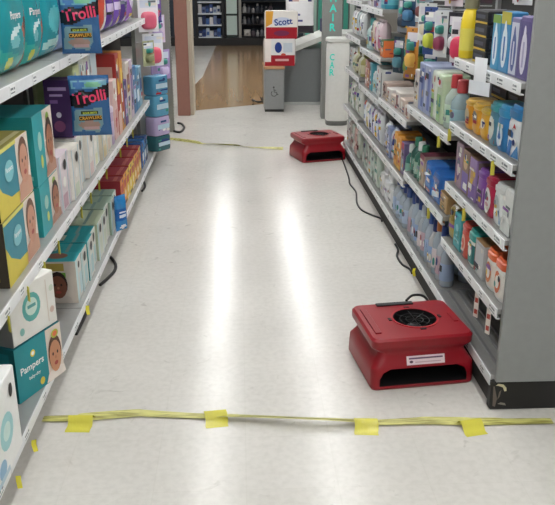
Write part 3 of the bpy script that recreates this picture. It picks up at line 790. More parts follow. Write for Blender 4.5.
spawn('air_mover', FAN[:-1], (.695, 6.985, .001), .28, 'red low-profile floor fan farther down the aisle by the shelves', 'floor fan', 'red air movers')

# ------------------------------------------------------------------ tape on the floor
def ribbon(path, w_, m, twist, lift):
    """flat tape following the path, rolled by twist(t) and raised by lift(t)"""
    mb = MB(); n = 90
    P = [Vector(p) for p in path]
    rows = []
    for i in range(n + 1):
        t = i / n * (len(P) - 1); k = min(int(t), len(P) - 2); u = t - k
        p = P[k].lerp(P[k + 1], u * u * (3 - 2 * u))
        d_ = (P[k + 1] - P[k]).normalized(); q = Vector((-d_.y, d_.x, 0))
        a = twist(i / n)
        e = (q * math.cos(a) + Vector((0, 0, 1)) * math.sin(a)) * (w_ / 2)
        b = Vector((0, 0, lift(i / n) + abs(math.sin(a)) * w_ / 2 + .0012))
        nrm = e.cross(d_).normalized() * .0006
        rows.append([tuple(p + b + e * s + nrm * r) for s, r in ((-1, 1), (-.35, 3), (.2, -1), (1, 1), (1, -1), (.2, -3), (-.35, 1), (-1, -1))])
    mb.loft(rows, m)
    return mb
tapem = bpy.data.materials.new('barrier_tape'); tapem.use_nodes = True
nt = tapem.node_tree; b_ = nt.nodes['Principled BSDF']; b_.inputs['Roughness'].default_value = .35
tc = nt.nodes.new('ShaderNodeTexCoord'); nz = nt.nodes.new('ShaderNodeTexNoise'); nz.inputs['Scale'].default_value = 9; nz.inputs['Detail'].default_value = 4
mp = nt.nodes.new('ShaderNodeMapping'); mp.inputs['Scale'].default_value = (1, 14, 8)
nt.links.new(tc.outputs['Object'], mp.inputs[0]); nt.links.new(mp.outputs[0], nz.inputs['Vector'])
rp = nt.nodes.new('ShaderNodeValToRGB'); nt.links.new(nz.outputs[0], rp.inputs[0])
rp.color_ramp.elements[0].position = .36; rp.color_ramp.elements[0].color = lin('8f8a44')
rp.color_ramp.elements[1].position = .58; rp.color_ramp.elements[1].color = lin('cbc878')
nt.links.new(rp.outputs[0], b_.inputs['Base Color'])
px = [(43, 420), (80, 420), (140, 415), (217, 418), (300, 424), (366, 424), (420, 423), (470, 424), (552, 422)]
tp = ribbon([flr(*p) for p in px], .036, tapem, lambda t: .38 * math.sin(t * 9.5) * (1 if .1 < t < .93 else .5), lambda t: .004 + .014 * math.exp(-((t - .5) / .1) ** 2))
tape = link('barrier_tape', tp.mesh('barrier_tape', 60)); tag(tape, 'twisted yellow-green barrier tape lying across the near aisle floor', 'tape')
tp2 = ribbon([flr(165, 139), flr(200, 144), (flr(240, 147)), flr(283, 150)], .035, tapem, lambda t: .6 * math.sin(t * 8), lambda t: .004)
tape2 = link('barrier_tape', tp2.mesh('barrier_tape', 60)); tag(tape2, 'thin yellow tape across the floor near the far red fan', 'tape')
sq = mat('e2da58', 'film')
sq.node_tree.nodes['Principled BSDF'].inputs['Alpha'].default_value = .78
for k, (x, y, w_, hh, r, lab) in enumerate([(81, 424, .092, .115, -.06, 'leftmost'), (216, 419, .085, .12, .12, 'second from the left'), (366, 427, .088, .11, -.1, 'third from the left'), (471, 428, .085, .105, .2, 'rightmost')]):
    p = flr(x, y)
    m = MB(); n = 10; top_ = []
    for j in range(n + 1):
        for i in range(3):
            v = j / n - .5
            top_.append(((i / 2 - .5) * w_ + .002 * math.sin(5 * j), v * hh, .0016 + .030 * math.exp(-((v - .08) * hh / .022) ** 2)))
    bot = [(x_, y_, z_ - .0012) for x_, y_, z_ in top_]
    fs = []
    for j in range(n):
        for i in range(2):
            q = (j * 3 + i, j * 3 + i + 1, j * 3 + i + 4, j * 3 + i + 3); fs += [q, tuple(len(top_) + t for t in q[::-1])]
    m.add(top_ + bot, fs, sq)
    o = link('tape_patch', m.mesh('tape_patch', 60), None, (p.x, p.y, 0), r); tag(o, 'bright yellow tape patch holding the barrier tape, %s of four' % lab, 'tape', 'yellow tape patches')

# ------------------------------------------------------------------ cords
def smooth(path, n=8):
    P = [Vector(p) for p in path]; P = [P[0]] + P + [P[-1]]; o = []
    for k in range(1, len(P) - 2):
        for i in range(n):
            t = i / n
            o.append(.5 * ((2 * P[k]) + (P[k + 1] - P[k - 1]) * t + (2 * P[k - 1] - 5 * P[k] + 4 * P[k + 1] - P[k + 2]) * t * t + (3 * P[k] - P[k - 1] - 3 * P[k + 1] + P[k + 2]) * t ** 3))
    return o + [P[-1]]
def cord(path, lab, r=.0065, name='power_cord'):
    m = MB(); m.tube(smooth(path), r, BLK); o = link(name, m.mesh(name, 60)); return tag(o, lab, 'cord')
def fz(*q):      # floor points, kept clear of the kick plates
    return [Vector((max(-.785, min(.95, p.x)), p.y, p.z)) for p in (flr(x, y, .0075) for x, y in q)]
cord([(.90, 6.80, .03), (.91, 6.72, .0075)] + fz((349, 178), (350, 184), (356, 192), (357, 203), (362, 210), (372, 215), (386, 218), (390, 221)), 'black power cord snaking from the far fan along the floor')
cord(fz((403, 244), (398, 250), (397, 256), (402, 264), (412, 269), (420, 273)), 'black cord loop lying under the right shelf edge mid-aisle')
cord([(.735, 3.19, .205), (.78, 3.25, .205), (.85, 3.30, .17), (.92, 3.36, .05), (.94, 3.42, .0075)], 'short black cord from the near red fan to the shelf base', .006)
cord(fz((100, 285), (108, 278), (115, 270), (115, 263), (110, 257)), 'black cord loop sticking out under the left shelf', .009)
cord(fz((76, 334), (80, 326), (84, 318), (82, 310)), 'short black cord end at the left kick plate', .009)
cord(fz((142, 191), (145, 187), (144, 182)), 'tiny black cord bend at the far left kick plate', .008)
cord([tuple(flr(174, 131, .012)), tuple(flr(180, 132, .012)), tuple(flr(184, 128, .012)), tuple(flr(182, 124, .012)), tuple(flr(178, 123, .012))], 'black cable loop at the foot of the far left upright', .012)
for x, y, z, r, lab in ((-.735, 3.34, .145, .2, 'yellow ribbon tag tied at the left deck rail'), (-.74, 2.33, .085, .4, 'yellow tag hanging at the near left deck rail'), (-.738, 2.12, .09, .1, 'nearest yellow tag hanging from the left deck rail'), (.935, 3.86, .10, .3, 'small yellow tie on the right shelf deck edge')):
    m = MB(); m.loft([[(-.012, 0, 0), (.012, 0, 0), (.012, .002, 0), (-.012, .002, 0)], [(-.014, .006, -.03), (.01, .006, -.03), (.01, .008, -.03), (-.014, .008, -.03)], [(-.008, -.004, -.065), (.014, -.004, -.065), (.014, -.002, -.065), (-.008, -.002, -.065)]], mat('e6dc46', 'film'))
    o = link('yellow_tag', m.mesh('yellow_tag'), None, (x + (.012 if x < 0 else -.012), y, z), r); tag(o, lab, 'tag', 'yellow tags on the deck rails'); o.scale = (.7, .7, .7)

# ------------------------------------------------------------------ right gondola goods
LV = ['bottom deck', 'first shelf', 'second shelf', 'third shelf', 'top shelf']
BN = ['nearest right bay', 'second right bay', 'third right bay', 'fourth right bay', 'farthest right bay']
_cnt = {}
def fill(bay, lev, items, y=None, xf=.965, gap=.008):
    """items near to far: (name, parts, W, D, description, category, [dx], [turn])"""
    z = .145 if lev == 0 else BZ[bay][lev - 1]
    y = (BAYS[bay][0] + .012) if y is None else y
    for it in items:
        if isinstance(it, float):
            y += it; continue
        nm, parts, W, D, desc, cat = it[:6]
        dx = it[6] if len(it) > 6 else 0; tn = it[7] if len(it) > 7 else 0
        k = _cnt.get((bay, lev), 0); _cnt[(bay, lev)] = k + 1
        put_right(nm, parts, D, xf + dx, y + W / 2, z, '%s, %s along the %s, %s' % (desc, ORD[k], LV[lev], BN[bay]), cat, 'goods on the right shelves', tn)
        y += W + gap
def T(W, H, body, lid, desc, front=(), D=None, label=None, lidh=.22, dx=0):
    D = D or W
    return ('tub', tub(W, D, H, body, lid, tuple(front) + busy(3, .2, .8, .12, .62), lidh, 4.0, label), W, D, desc, 'tub', dx)
def Bt(R, H, body, cap, desc, label=None, kind='plastic', front=(), dx=0):
    return ('bottle', bottle(R, H, body, cap, label, .42, kind, 1.0, tuple(front) + busy(4, .1, .9, .14, .44)), 2 * R, 2 * R, desc, 'bottle', dx)
def Ct(W, D, H, c, desc, front=(), right=(), top=(), dx=0):
    return ('carton', carton(W, D, H, c, tuple(front) + busy(6), (), tuple(right) + busy(5), top), W, D, desc, 'carton', dx)
def Pk(W, D, H, c, desc, front=(), lid=None, dx=0):
    return ('wrapped_pack', softpack(W, D, H, c, tuple(front) + busy(5), lid), W, D, desc, 'wrapped pack', dx)
def Po(W, H, T_, c, desc, pr=(), dx=0):
    return ('pouch', pouch(W, H, T_, c, tuple(pr) + busy(7), 20), W, T_, desc, 'pouch', dx)
def Cn(R, H, body, lid, desc, band=None, dx=0):
    return ('canister', canister(R, H, body, lid, band), 2 * R, 2 * R, desc, 'canister', dx)
OV = lambda c, c2='d9d9d9': (('o', .5, .42, .3, .26, c), ('o', .5, .42, .2, .15, c2))
LN = lambda c: (('r', .15, .2, .85, .28, c), ('r', .15, .36, .7, .42, c), ('o', .5, .62, .2, .1, c))
# nearest bay
fill(0, 0, [Ct(.10, .12, .16, 'c9c2bc', 'grey-white box', LN('8a4a60'), (), (), .28), Bt(.04, .2, 'a8345c', 'd8c4cc', 'magenta bottle with pale cap', 'c65a7c', dx=.26), Bt(.045, .19, '9c2c50', 'e0d6d8', 'dark pink bottle with pale cap', None, dx=.28), .06, Ct(.09, .1, .15, 'c9824a', 'orange box', LN('e8d8c0'), (), (), .26), Ct(.12, .1, .17, 'b9bfc6', 'pale grey box', LN('70809a'), (), (), .28)])
fill(0, 1, [.03, T(.105, .17, 'f0eeea', 'e8663a', 'white tub with orange lid', OV('e0764a', 'f4f0e8'), .12, 'efe9e2', .26), T(.10, .165, 'f0eeea', 'e8703e', 'white tub with bright orange lid', OV('d9804a', 'f4f0e8'), .12, 'efe4da', .26), .012,
            Ct(.125, .16, .145, 'b4b6b8', 'grey-white box with tan top', (('r', .05, .08, .95, .9, 'c9ccce'), ('r', .05, .08, .12, .9, '70543a')), (('r', .1, .1, .9, .9, 'bcbec0'),), (('r', 0, 0, 1, 1, 'a8845a'),)),
            T(.105, .16, 'e8e8e2', '2a9a94', 'white tub with teal lid', OV('3f8f88', 'eef0ea'), .12, '2f8080', .3), T(.09, .155, 'd8574a', 'c9483e', 'coral red tub', OV('f0c4b0', 'e0705e'), .11, 'dc6454', .2), Ct(.11, .14, .16, '3fa8b0', 'teal box', LN('8fd0d4'), (('r', .1, .1, .9, .9, '4fb4b8'),)), Po(.105, .17, .07, 'b09a50', 'olive gold pouch', (('r', 0, .6, 1, 1, '8f7a3a'),))])
fill(0, 2, [.01, Pk(.11, .13, .165, 'e4e6e4', 'white wrapped pack', (('r', .0, 0, 1, .3, 'd4d8d6'), ('r', .2, .4, .8, .6, 'c8cccc'))), T(.10, .16, 'e8ebea', 'd6d9d8', 'white tub with blue swirl', (('p', [(.1, .1), (.9, .06), (.8, .4), (.5, .3)], '2f86c4'), ('o', .5, .6, .2, .12, 'b4bcc0')), .12), T(.105, .16, 'b8284c', 'a82040', 'crimson tub with white oval label', (('o', .5, .4, .34, .32, 'f0eeec'), ('o', .5, .45, .16, .06, 'b04a60'), ('o', .5, .3, .2, .05, 'd0a0a8')), .12),
            T(.10, .16, '8a54a8', '7c4a9c', 'purple tub with white label', (('r', .12, .12, .88, .56, 'ece6f0'), ('r', .2, .2, .8, .36, '5a3a80')), .12), Ct(.1, .15, .18, '9a80b4', 'lavender picture box', (('r', .05, .05, .95, .4, '7a5aa4'), ('o', .5, .62, .3, .16, 'c49a6a'), ('o', .4, .3, .14, .1, 'e0c8b4')), (('r', .05, .05, .95, .95, '8f7f78'),), (('r', 0, 0, 1, 1, '8a6f5c'),)), Ct(.1, .15, .19, '8f7466', 'brown picture box', (('r', .05, .05, .95, .5, '7f6ab0'), ('o', .5, .7, .3, .14, 'd0b08a')), (), (('r', 0, 0, 1, 1, '7d6656'),)), Ct(.1, .15, .2, 'a58a9c', 'mauve picture box', OV('6a4a80', 'dcc8d0'), (('r', .05, .05, .95, .95, '9c8a84'),))])
fill(0, 3, [.01, T(.15, .19, 'e6e8ea', '2f7fb8', 'large white tub with blue lid', (('p', [(.2, .05), (.5, .05), (.6, .5), (.4, .55)], '2f72b8'), ('p', [(.5, .55), (.62, .68), (.74, .58), (.6, .6)], 'c42a34'), ('p', [(.55, .05), (.9, .05), (.85, .3)], '4a8ac4')), .16, 'e0e3e6', .26), T(.105, .17, '3a84c0', '3a94c4', 'blue tub with sky blue lid', (('o', .5, .35, .3, .25, 'd8e6f0'), ('p', [(.2, .1), (.8, .1), (.5, .5)], '2c6ab0')), .13, None, .26),
            T(.09, .165, '5a8fa4', '48a0a8', 'teal-blue tub with round label', (('o', .5, .4, .34, .28, 'e2e4dc'), ('r', .1, .05, .9, .16, '8a4a54')), .12), T(.105, .125, 'e8b23a', 'e6c456', 'golden tub with white mark', (('o', .5, .5, .26, .16, 'f4ead0'), ('r', .1, .08, .9, .25, 'e09a2e')), .13, None, .2), T(.105, .125, 'e9a93a', 'e8bc4a', 'amber tub with grey picture', (('o', .5, .55, .28, .2, '8a8a84'), ('r', .1, .1, .9, .26, 'e8c050')), .13, None, .2), T(.105, .125, 'e4a032', 'dcae4e', 'orange-gold tub', (('o', .5, .5, .28, .2, 'c8bca0'),), .13, None, .2)])
for k, (yy, zz) in enumerate(((3.07, .985), (3.07, 1.045), (3.07, 1.105), (3.29, .985), (3.29, 1.045), (3.29, 1.105))):
    put_right('flat_carton', carton(.2, .15, .055, '1d1e24', (('r', .02, .05, .98, .22, 'c8a83e'), ('r', .1, .45, .6, .75, '5a6070')), (), (('r', .1, .2, .9, .8, '3a3c46'),)), .15, 1.10, yy, zz - .0155, 'flat black box with gold line, %s level of the %s stack behind tubs' % (ORD[k % 3], ('nearer', 'farther')[k // 3]), 'carton', 'black boxes behind the tubs')
BOT = lambda a, b: (('o', .5, .42, .3, .34, a), ('o', .5, .7, .12, .16, a), ('r', .42, .2, .58, .6, b))
fill(0, 4, [.01, ('bottle_pack', carton(.1, .05, .21, '6a5f92', (('r', .06, .04, .94, .92, '574f84'),) + BOT('d8d6e4', 'a8a4c4')), .1, .05, 'purple pack with bottle picture', 'carton'), ('bottle_pack', carton(.085, .05, .2, '7a76a0', (('r', .06, .04, .94, .92, 'c6cad8'),) + BOT('4a5a94', 'c8cce0')), .085, .05, 'grey-violet pack with blue bottle picture', 'carton'), ('bottle_pack', carton(.105, .06, .215, '3f86b8', (('r', .0, .8, 1, 1, 'b8b040'),) + BOT('dce8f0', '3a6aa8')), .105, .06, 'blue pack with white bottle picture', 'carton'), ('bottle_pack', carton(.09, .06, .2, '4a96c0', (('r', .0, .85, 1, 1, '7aa04a'),) + BOT('e4eef4', '5a80b8')), .09, .06, 'sky blue pack with white bottle picture', 'carton')])
for k in range(4):
    put_right('flat_carton', carton(.17, .14, .05, '17181d', (('r', .02, .02, .98, .18, 'c9a93c'), ('r', .1, .4, .8, .7, '4a505e')), (), (('r', .1, .2, .9, .8, '34363e'),)), .14, .972, 3.20, 1.25 + k * .0515, 'flat black box with gold line, %s up in the top shelf stack' % ORD[k], 'carton', 'black boxes on the top shelf')
put_right('bottle', bottle(.042, .27, 'dfc528', '8a866c', 'd8cc5a', .6), .084, .947, 3.405, 1.25, 'yellow bottle with grey neck at the far end of top shelf', 'bottle')
sg = MB(); sg.box(-.035, .035, -.001, .001, 0, .09, mat('eceef2')); sg.box(-.06, .06, -.001, .001, -.05, .002, mat('e4e8ee'))
o = link('shelf_sign', sg.mesh('shelf_sign'), None, (.915, 2.97, 1.205), RR + .4); tag(o, 'white card sign clipped to the top right shelf rail', 'sign')
for k, (yy, lab) in enumerate(((2.72, 'nearer'), (2.88, 'farther'))):
    m = MB(); m.box(-.012, .012, -.001, .001, -.115, 0, mat('eae4de'))
    for j in range(2): m.box(-.008, .008, -.0016, -.001, -.1 + j * .05, -.08 + j * .05, mat('b0483e'))
    o = link('label_strip', m.mesh('label_strip'), None, (.955, yy, .376), RR + .5); tag(o, '%s white and red label strip hanging below first right shelf' % lab, 'label strip', 'hanging label strips')

# second bay
CLR = ('dfe6ec', 'clear')
fill(1, 0, [.01] + [Bt(.035 + .003 * (k % 2), .26 + .02 * (k % 3), ('c9d6e4', 'd6dde6', 'c4d2de', 'dfe0e2', 'ccd8e6', 'bccad8', 'd2dae2', 'cdd8e4')[k % 8], ('1f3a7a', '27458c', 'c8763a', '1c3270', '2f56a0', '1a2c60', 'c9d2de', '24407f', '1f3a7a', '27458c')[k],
            'clear water bottle with %s cap' % ('navy', 'blue', 'orange', 'navy', 'blue', 'navy', 'white', 'blue', 'navy', 'blue')[k], ('9fb4d4', 'c4a8b4', 'd8cdd0', '8fa8d0')[k % 4], 'clear') for k in range(10)], None, .965, .012)
for k in range(7):
    put_right('bottle', bottle(.044, .26 + .012 * (k % 2), 'c2d0de', ('2f56a0', '27458c')[k % 2], 'aebfd8', .42, 'clear'), .088, 1.075, 3.56 + k * .105, .145, 'clear blue-capped bottle, %s in the second row of the deck' % ORD[k], 'bottle', 'second row of bottles on the right deck')
fill(1, 1, [.02, Ct(.12, .2, .09, 'c8a878', 'tan tray box', LN('8f6f3a'), (), (('r', 0, 0, 1, 1, 'a88a58'),)), Pk(.17, .2, .15, '2f6ec0', 'bright blue wrapped pack', (('p', [(.05, .1), (.95, .3), (.95, .5), (.05, .3)], 'bcd6f0'), ('r', .1, .7, .9, .85, '234f9c'))), Pk(.17, .2, .16, '3a7acc', 'blue and white wrapped pack', (('p', [(.05, .5), (.95, .7), (.95, .8), (.05, .6)], 'dcebf8'), ('r', .1, .1, .9, .2, '8a3a50'))), Ct(.1, .18, .17, 'b8a490', 'beige box with maroon edge', (('r', 0, .85, 1, 1, '7a2438'), ('o', .4, .3, .2, .12, '7a5a2c')), (), (('r', 0, 0, 1, 1, '6f2c3c'),)), Bt(.04, .2, '2c6a58', '2f7a5c', 'dark green bottle', '7fb09c'), Bt(.04, .2, '356f5e', 'e2e6e4', 'green bottle with white cap', 'a8c4b4'), Bt(.04, .21, '2a5f54', '3a8468', 'deep green bottle', '5f9484')])
fill(1, 2, [.02, Bt(.05, .24, 'b8cfd6', 'd2545a', 'clear teal bottle with red cap', '9cc0cc', 'clear'), Bt(.05, .25, 'cfdfd6', 'd84a50', 'clear bottle with bright red cap', 'c0d6c0', 'clear'), Pk(.12, .14, .235, 'c2d4b4', 'pale green clear pack', (('r', .2, .05, .8, .6, '8fbc7c'), ('r', .1, .75, .9, .92, 'e2e6e0'), ('o', .5, .85, .2, .06, 'c84a50'))), Pk(.11, .14, .24, 'd4dccf', 'white-green clear pack', (('r', .25, .05, .75, .55, 'a4c88c'),)), Ct(.13, .15, .25, 'a9b2d0', 'periwinkle tall box', (('r', .55, .1, .95, .9, '6f7cb8'), ('r', .1, .2, .4, .8, 'c4cce0')), (('r', .1, .1, .9, .9, 'bcc4dc'),)), Ct(.12, .15, .25, '9aa6c8', 'blue-grey tall box', (('r', .5, .1, .9, .9, '5f70b0'),)), Ct(.1, .15, .2, 'd8d2cc', 'cream box', LN('a08a78'))])
# hanging goods of the second and third bays
part('peg_bar', gr, lambda m: m.box(1.395, 1.405, 2.62, 5.28, 1.50, 1.74, mat('55565a', 'metal')))
hk = MB(); hk.tube([(0, 0, 0), (-.38, 0, .004), (-.39, 0, .004)], .003, mat('b9babb', 'metal')); HK = hk.mesh('peg_hook')
hangr = [(3.57, 1.21, .12, .2, 'e2e0e6', 'd23a5c', 'white card with pink cup', .6), (3.70, 1.18, .10, .22, '5a2a58', '7a3c74', 'plum card with purple bubble', .6), (3.58, 1.47, .13, .17, '3a2430', 'c8305c', 'black card with crimson bubble', .5), (3.74, 1.45, .11, .18, 'd8ccd4', 'a83a60', 'pale card with wine bubble', .6),
         (3.82, 1.22, .09, .2, '2c2a34', 'd8d8da', 'black card with white bubble', .7), (3.88, 1.46, .10, .16, 'c8c8d4', '5a5a74', 'grey card with slate bubble', .6), (3.94, 1.2, .09, .22, 'd8dadc', '8a3a54', 'white card with maroon bubble', .6), (4.05, 1.22, .10, .2, 'c4c8d0', '3a4c8c', 'grey card with navy bubble', .6), (4.02, 1.45, .10, .17, 'b8bcd0', '4a4a80', 'lilac card with indigo bubble', .6),
         (4.17, 1.19, .09, .24, '2f4a88', 'c4cc4a', 'navy card with lime bubble', .6), (4.16, 1.46, .11, .16, 'dcdce0', '5a7ab8', 'white card with blue bubble', .6), (4.29, 1.2, .11, .22, 'd4d8d4', 'e4e4de', 'white card with cream bubble', .7), (4.30, 1.45, .10, .17, '8fa0b0', '3a6a80', 'steel card with teal bubble', .6),
         (4.42, 1.24, .12, .2, 'e0e2e0', 'd2c8b0', 'white card with sand bubble', .7), (4.46, 1.0, .10, .2, '22406c', '3a5a94', 'indigo card with blue bubble', .6), (4.58, 1.04, .11, .26, 'c8883c', 'e2b45a', 'orange card with golden bubble', .5), (4.56, 1.33, .10, .2, 'b8c0c8', '7a4a4a', 'silver card with brick bubble', .6), (4.70, 1.02, .09, .24, '3f6a4c', 'a8b44a', 'green card with lime bubble', .6), (4.72, 1.3, .11, .2, '2a4a6a', '4a7aa0', 'navy card with blue bubble', .6),
         (4.82, .98, .10, .26, 'c08f48', '7fa04a', 'tan card with green bubble', .5), (4.88, 1.28, .11, .2, 'd8d0c8', 'b05a3a', 'cream card with rust bubble', .6), (4.96, 1.0, .10, .22, '2f4450', '5a8a98', 'slate card with aqua bubble', .5), (5.06, 1.24, .11, .22, '8a9098', '3a4450', 'grey card with dark bubble', .5), (5.12, .99, .10, .2, '6a4a3c', 'c8a078', 'brown card with beige bubble', .5),
         (2.74, 1.485, .07, .17, '8f5a4c', 'c48f84', 'brown card with pink bubble', .5), (2.84, 1.485, .07, .17, '96685c', 'e0d0c8', 'russet card with pale bubble', .5), (2.94, 1.485, .07, .17, '7c4c44', 'd8b0a4', 'chestnut card with peach bubble', .5), (2.66, 1.475, .08, .18, '1c3a6c', '2a5aa0', 'dark navy card with blue bubble', .4), (3.1, 1.48, .09, .17, 'e4e2e6', 'c8ccd4', 'white card with silver bubble', .5), (3.24, 1.48, .09, .17, 'dcd4d8', 'b89aa4', 'blush card with rose bubble', .5)]
for k, (yy, z, w_, h_, c, it, nm, tn) in enumerate(hangr):
    xx = 1.0 + .04 * (k % 3) + (.06 if yy < 3.4 else 0)
    link('peg_hook', HK, gr, (1.395, yy, z + h_ - .016)).scale.x = (1.393 - xx) / .39
    spawn('hanging_pack', blister(w_, h_, c, it, (('r', .1, .7, .9, .9, 'd6d2dc'), ('o', .5, .95, .06, .02, '1c1c20')), .035, k == 0), (xx, yy, z), RR + tn, '%s hanging above the middle of the right shelves' % nm, 'hanging pack', 'hanging packs above the right shelves')
# third bay
fill(2, 0, [.02] + [Bt(.045, .25, ('c6d4e2', 'ccd8e4', 'c2cede', 'd4dce4')[k], ('2f56a0', '27458c', '3a62ac', '2c4c94')[k], 'clear blue-capped water bottle', ('b4c4dc', 'a8bcd8')[k % 2], 'clear') for k in range(4)] + [Pk(.15, .2, .13, 'e2e4e4', 'white wrapped bundle', (('r', .1, .4, .9, .5, 'c4c9ce'),)), Pk(.15, .2, .14, 'dcdfe2', 'off-white wrapped bundle', (('r', .1, .6, .9, .7, 'b8bec6'),)), Pk(.13, .2, .16, 'd8d8d8', 'pale grey wrapped bundle', (('r', .1, .3, .9, .45, 'b4bac0'),))])
for k in range(2):
    put_right('wrapped_pack', softpack(.15, .2, .12, ('dfe2e4', 'd8dade')[k], (('r', .1, .4, .9, .5, 'c0c6cc'),)), .2, .985, (4.98, 5.15)[k], (.288, .307)[k], '%s white bundle stacked on top of others on the deck' % ('nearer', 'farther')[k], 'wrapped pack', 'white bundles')
fill(2, 1, [.02, Bt(.04, .2, '3c7a70', 'd8e0dc', 'green bottle with pale cap', '88b8a8'), Ct(.09, .15, .19, '7a6a94', 'purple-grey box', (('r', .1, .8, .9, 1, 'b02a4a'), ('r', .1, .1, .9, .5, '98a8b0'))), Ct(.1, .15, .2, 'e09a3a', 'orange box with white marks', (('o', .5, .75, .3, .1, 'f4e2c0'), ('o', .5, .4, .25, .14, 'f0d0a0'), ('r', .05, .02, .95, .12, 'e8c060'))), Ct(.1, .15, .21, 'e6a444', 'light orange box', (('o', .5, .7, .3, .12, 'f4e2c0'), ('o', .5, .3, .25, .12, 'c8702e'))), Po(.13, .2, .07, 'c6cad8', 'pale lavender pouch', (('r', .2, .3, .8, .6, '98a0c4'),)), Ct(.1, .14, .2, '8f9cc0', 'blue-grey box', LN('dce0ea')), Po(.12, .2, .07, 'd2d4dc', 'silvery pouch', (('r', .2, .4, .8, .6, 'a8acc0'),))])
fill(2, 2, [.02] + [Ct(.14, .18, .07 + .02 * (k % 3), ('d6cec8', 'c8b4a8', 'dcd6d0', 'd0c2b8', 'd8d4d0', 'b8a498')[k], '%s tray box' % ('cream', 'tan', 'white', 'beige', 'pale', 'brown')[k], (('r', .2, .2, .6, .8, ('8a5a4a', 'e0dcd4', '7a4a40', 'd8c8b8', 'a89488', '5c3c34')[k]),)) for k in range(6)])
# fourth bay
pal4 = [('dfe2e6', '8f98c8'), ('d8dbe8', 'e0b04a'), ('e2e0e6', 'a8a0cc'), ('d4dae4', '7f8cc0'), ('e4e2e0', 'c8b060'), ('dcdfe4', '98a4c4')]
fill(3, 0, [.01] + [Pk(.14, .2, .24, ('b4c4b8', 'a9bcb0', 'b8c8c0', 'c4ccc6', 'a8b8b0')[k], '%s big wrapped pack' % ('pale green', 'sage', 'light green', 'grey-green', 'mint')[k], (('r', .1, .2, .9, .45, ('d2dcd4', '8fa89c')[k % 2]),)) for k in range(5)])
fill(3, 1, [.01] + [Po(.12, .22, .07, a, '%s soft pouch' % ('white', 'lavender', 'pearl', 'pale blue', 'ivory', 'light grey')[k], (('r', .2, .15, .8, .5, b), ('o', .5, .75, .3, .1, b))) for k, (a, b) in enumerate(pal4)])
fill(3, 2, [.01, Ct(.1, .15, .2, 'd8dad8', 'grey-white box', (('r', .6, .1, .9, .9, '7a8088'),)), Ct(.11, .15, .21, 'e4e8e6', 'white box', LN('b4c0c8')), Bt(.045, .2, 'd0e2e4', '2a94a8', 'white bottle with teal cap', '9fd0d4'), Bt(.045, .2, 'd8e6e6', '2f9cb4', 'pale bottle with aqua cap', 'b0d6da'), Ct(.1, .15, .2, '5aa8b8', 'aqua box', LN('d8ecf0')), Ct(.1, .15, .19, 'b06a5c', 'rust box', LN('e0c0b0')), Ct(.1, .15, .2, 'c89a90', 'dusty rose box', LN('f0e0d8'))])
fill(3, 3, [.01, Ct(.12, .15, .11, 'e0763c', 'orange box with green top', (('r', 0, .6, 1, 1, '3f7a44'), ('o', .5, .35, .3, .2, 'f0b080')), (), (('r', 0, 0, 1, 1, '3f7a44'),)), Po(.14, .22, .08, 'e6cfd8', 'pale pink pouch', (('r', .2, .2, .8, .6, 'd88aa4'),)), Po(.14, .22, .08, 'ecdde2', 'pink and white pouch', (('r', .3, .1, .7, .8, 'e09ab4'),)), Po(.13, .22, .08, 'd6ccc0', 'beige pouch', (('r', .2, .3, .8, .6, 'b09a8a'),)), Bt(.045, .22, 'b8d8d8', '4aa8ac', 'pale aqua bottle with teal cap', 'd8eaea'), Bt(.045, .22, 'c4dcdc', '5ab0b0', 'light aqua bottle with turquoise cap', '9cc8c8')])
fill(3, 4, [.01, Bt(.05, .22, '2f7f94', '2a6a84', 'deep teal bottle', '5aa8b8'), Bt(.05, .22, '4a9cb0', 'd8e4e8', 'blue bottle with white cap', '8cc4d0'), Ct(.12, .15, .2, 'c0c8dc', 'pale blue box', LN('7080b0')), Ct(.12, .15, .2, '6a5a8c', 'violet box', LN('d0c8dc')), Pk(.14, .16, .16, 'e0dcd8', 'white wrapped pack', LN('b0a8a0')), Pk(.14, .16, .15, 'd8d4dc', 'pearl wrapped pack', LN('a8a0b4'))])
# farthest bay
fill(4, 0, [.01] + [Pk(.14, .2, .22, ('b9c0b4', 'c6a8a0', 'bcc8bc', 'a8a098', 'c0c6c0')[k], '%s wrapped pack' % ('grey-green', 'dusty pink', 'pale green', 'taupe', 'light grey')[k], (('r', .1, .3, .9, .5, ('8c4a44', 'dcd8d0')[k % 2]),)) for k in range(5)])
fill(4, 1, [.01] + [Po(.13, .22, .07, ('d2d6d0', 'c6cec4', 'a0a89a', 'd8dcd8', 'b8c0b0')[k], '%s pouch' % ('white', 'pale green', 'moss', 'pearl', 'sage')[k], (('r', .2, .2, .8, .6, ('9aa88f', 'e0e4e0')[k % 2]),)) for k in range(5)])
fill(4, 2, [.01] + [Bt(.05, .2, ('b4b070', 'd8d8c4', '6f6a48', 'c8c8a0', 'dcdcd0')[k], ('8f8a4a', 'e8e8e0', '3f3c2a', 'd0cc8c', 'f0f0ec')[k], '%s bottle' % ('olive', 'cream', 'dark olive', 'straw', 'white')[k], 'dcd8b8') for k in range(5)] + [Ct(.13, .15, .18, 'd8dcdc', 'white box', LN('a8b0b0'))])
fill(4, 3, [.01] + [Po(.12, .2, .07, ('e0e4e6', 'd4dade', 'bcccd0', 'e4e6e6', 'd0d4da')[k], '%s shiny pouch' % ('white', 'silver', 'pale aqua', 'ivory', 'light blue')[k], (('o', .5, .5, .3, .2, 'b8c4cc'),)) for k in range(5)])
fill(4, 4, [.01] + [Bt(.05, .2, ('dfe3e6', 'd0d8dc', '8fc0c4', 'd8dce0')[k], ('c0c8cc', '9cb4bc', '3f9ca4', 'e8ecee')[k], '%s bottle' % ('white', 'silver', 'aqua', 'pale')[k], 'c8d4d8') for k in range(4)] + [Pk(.14, .16, .16, 'dcdcdc', 'white wrapped pack', LN('b0b0b0'))])

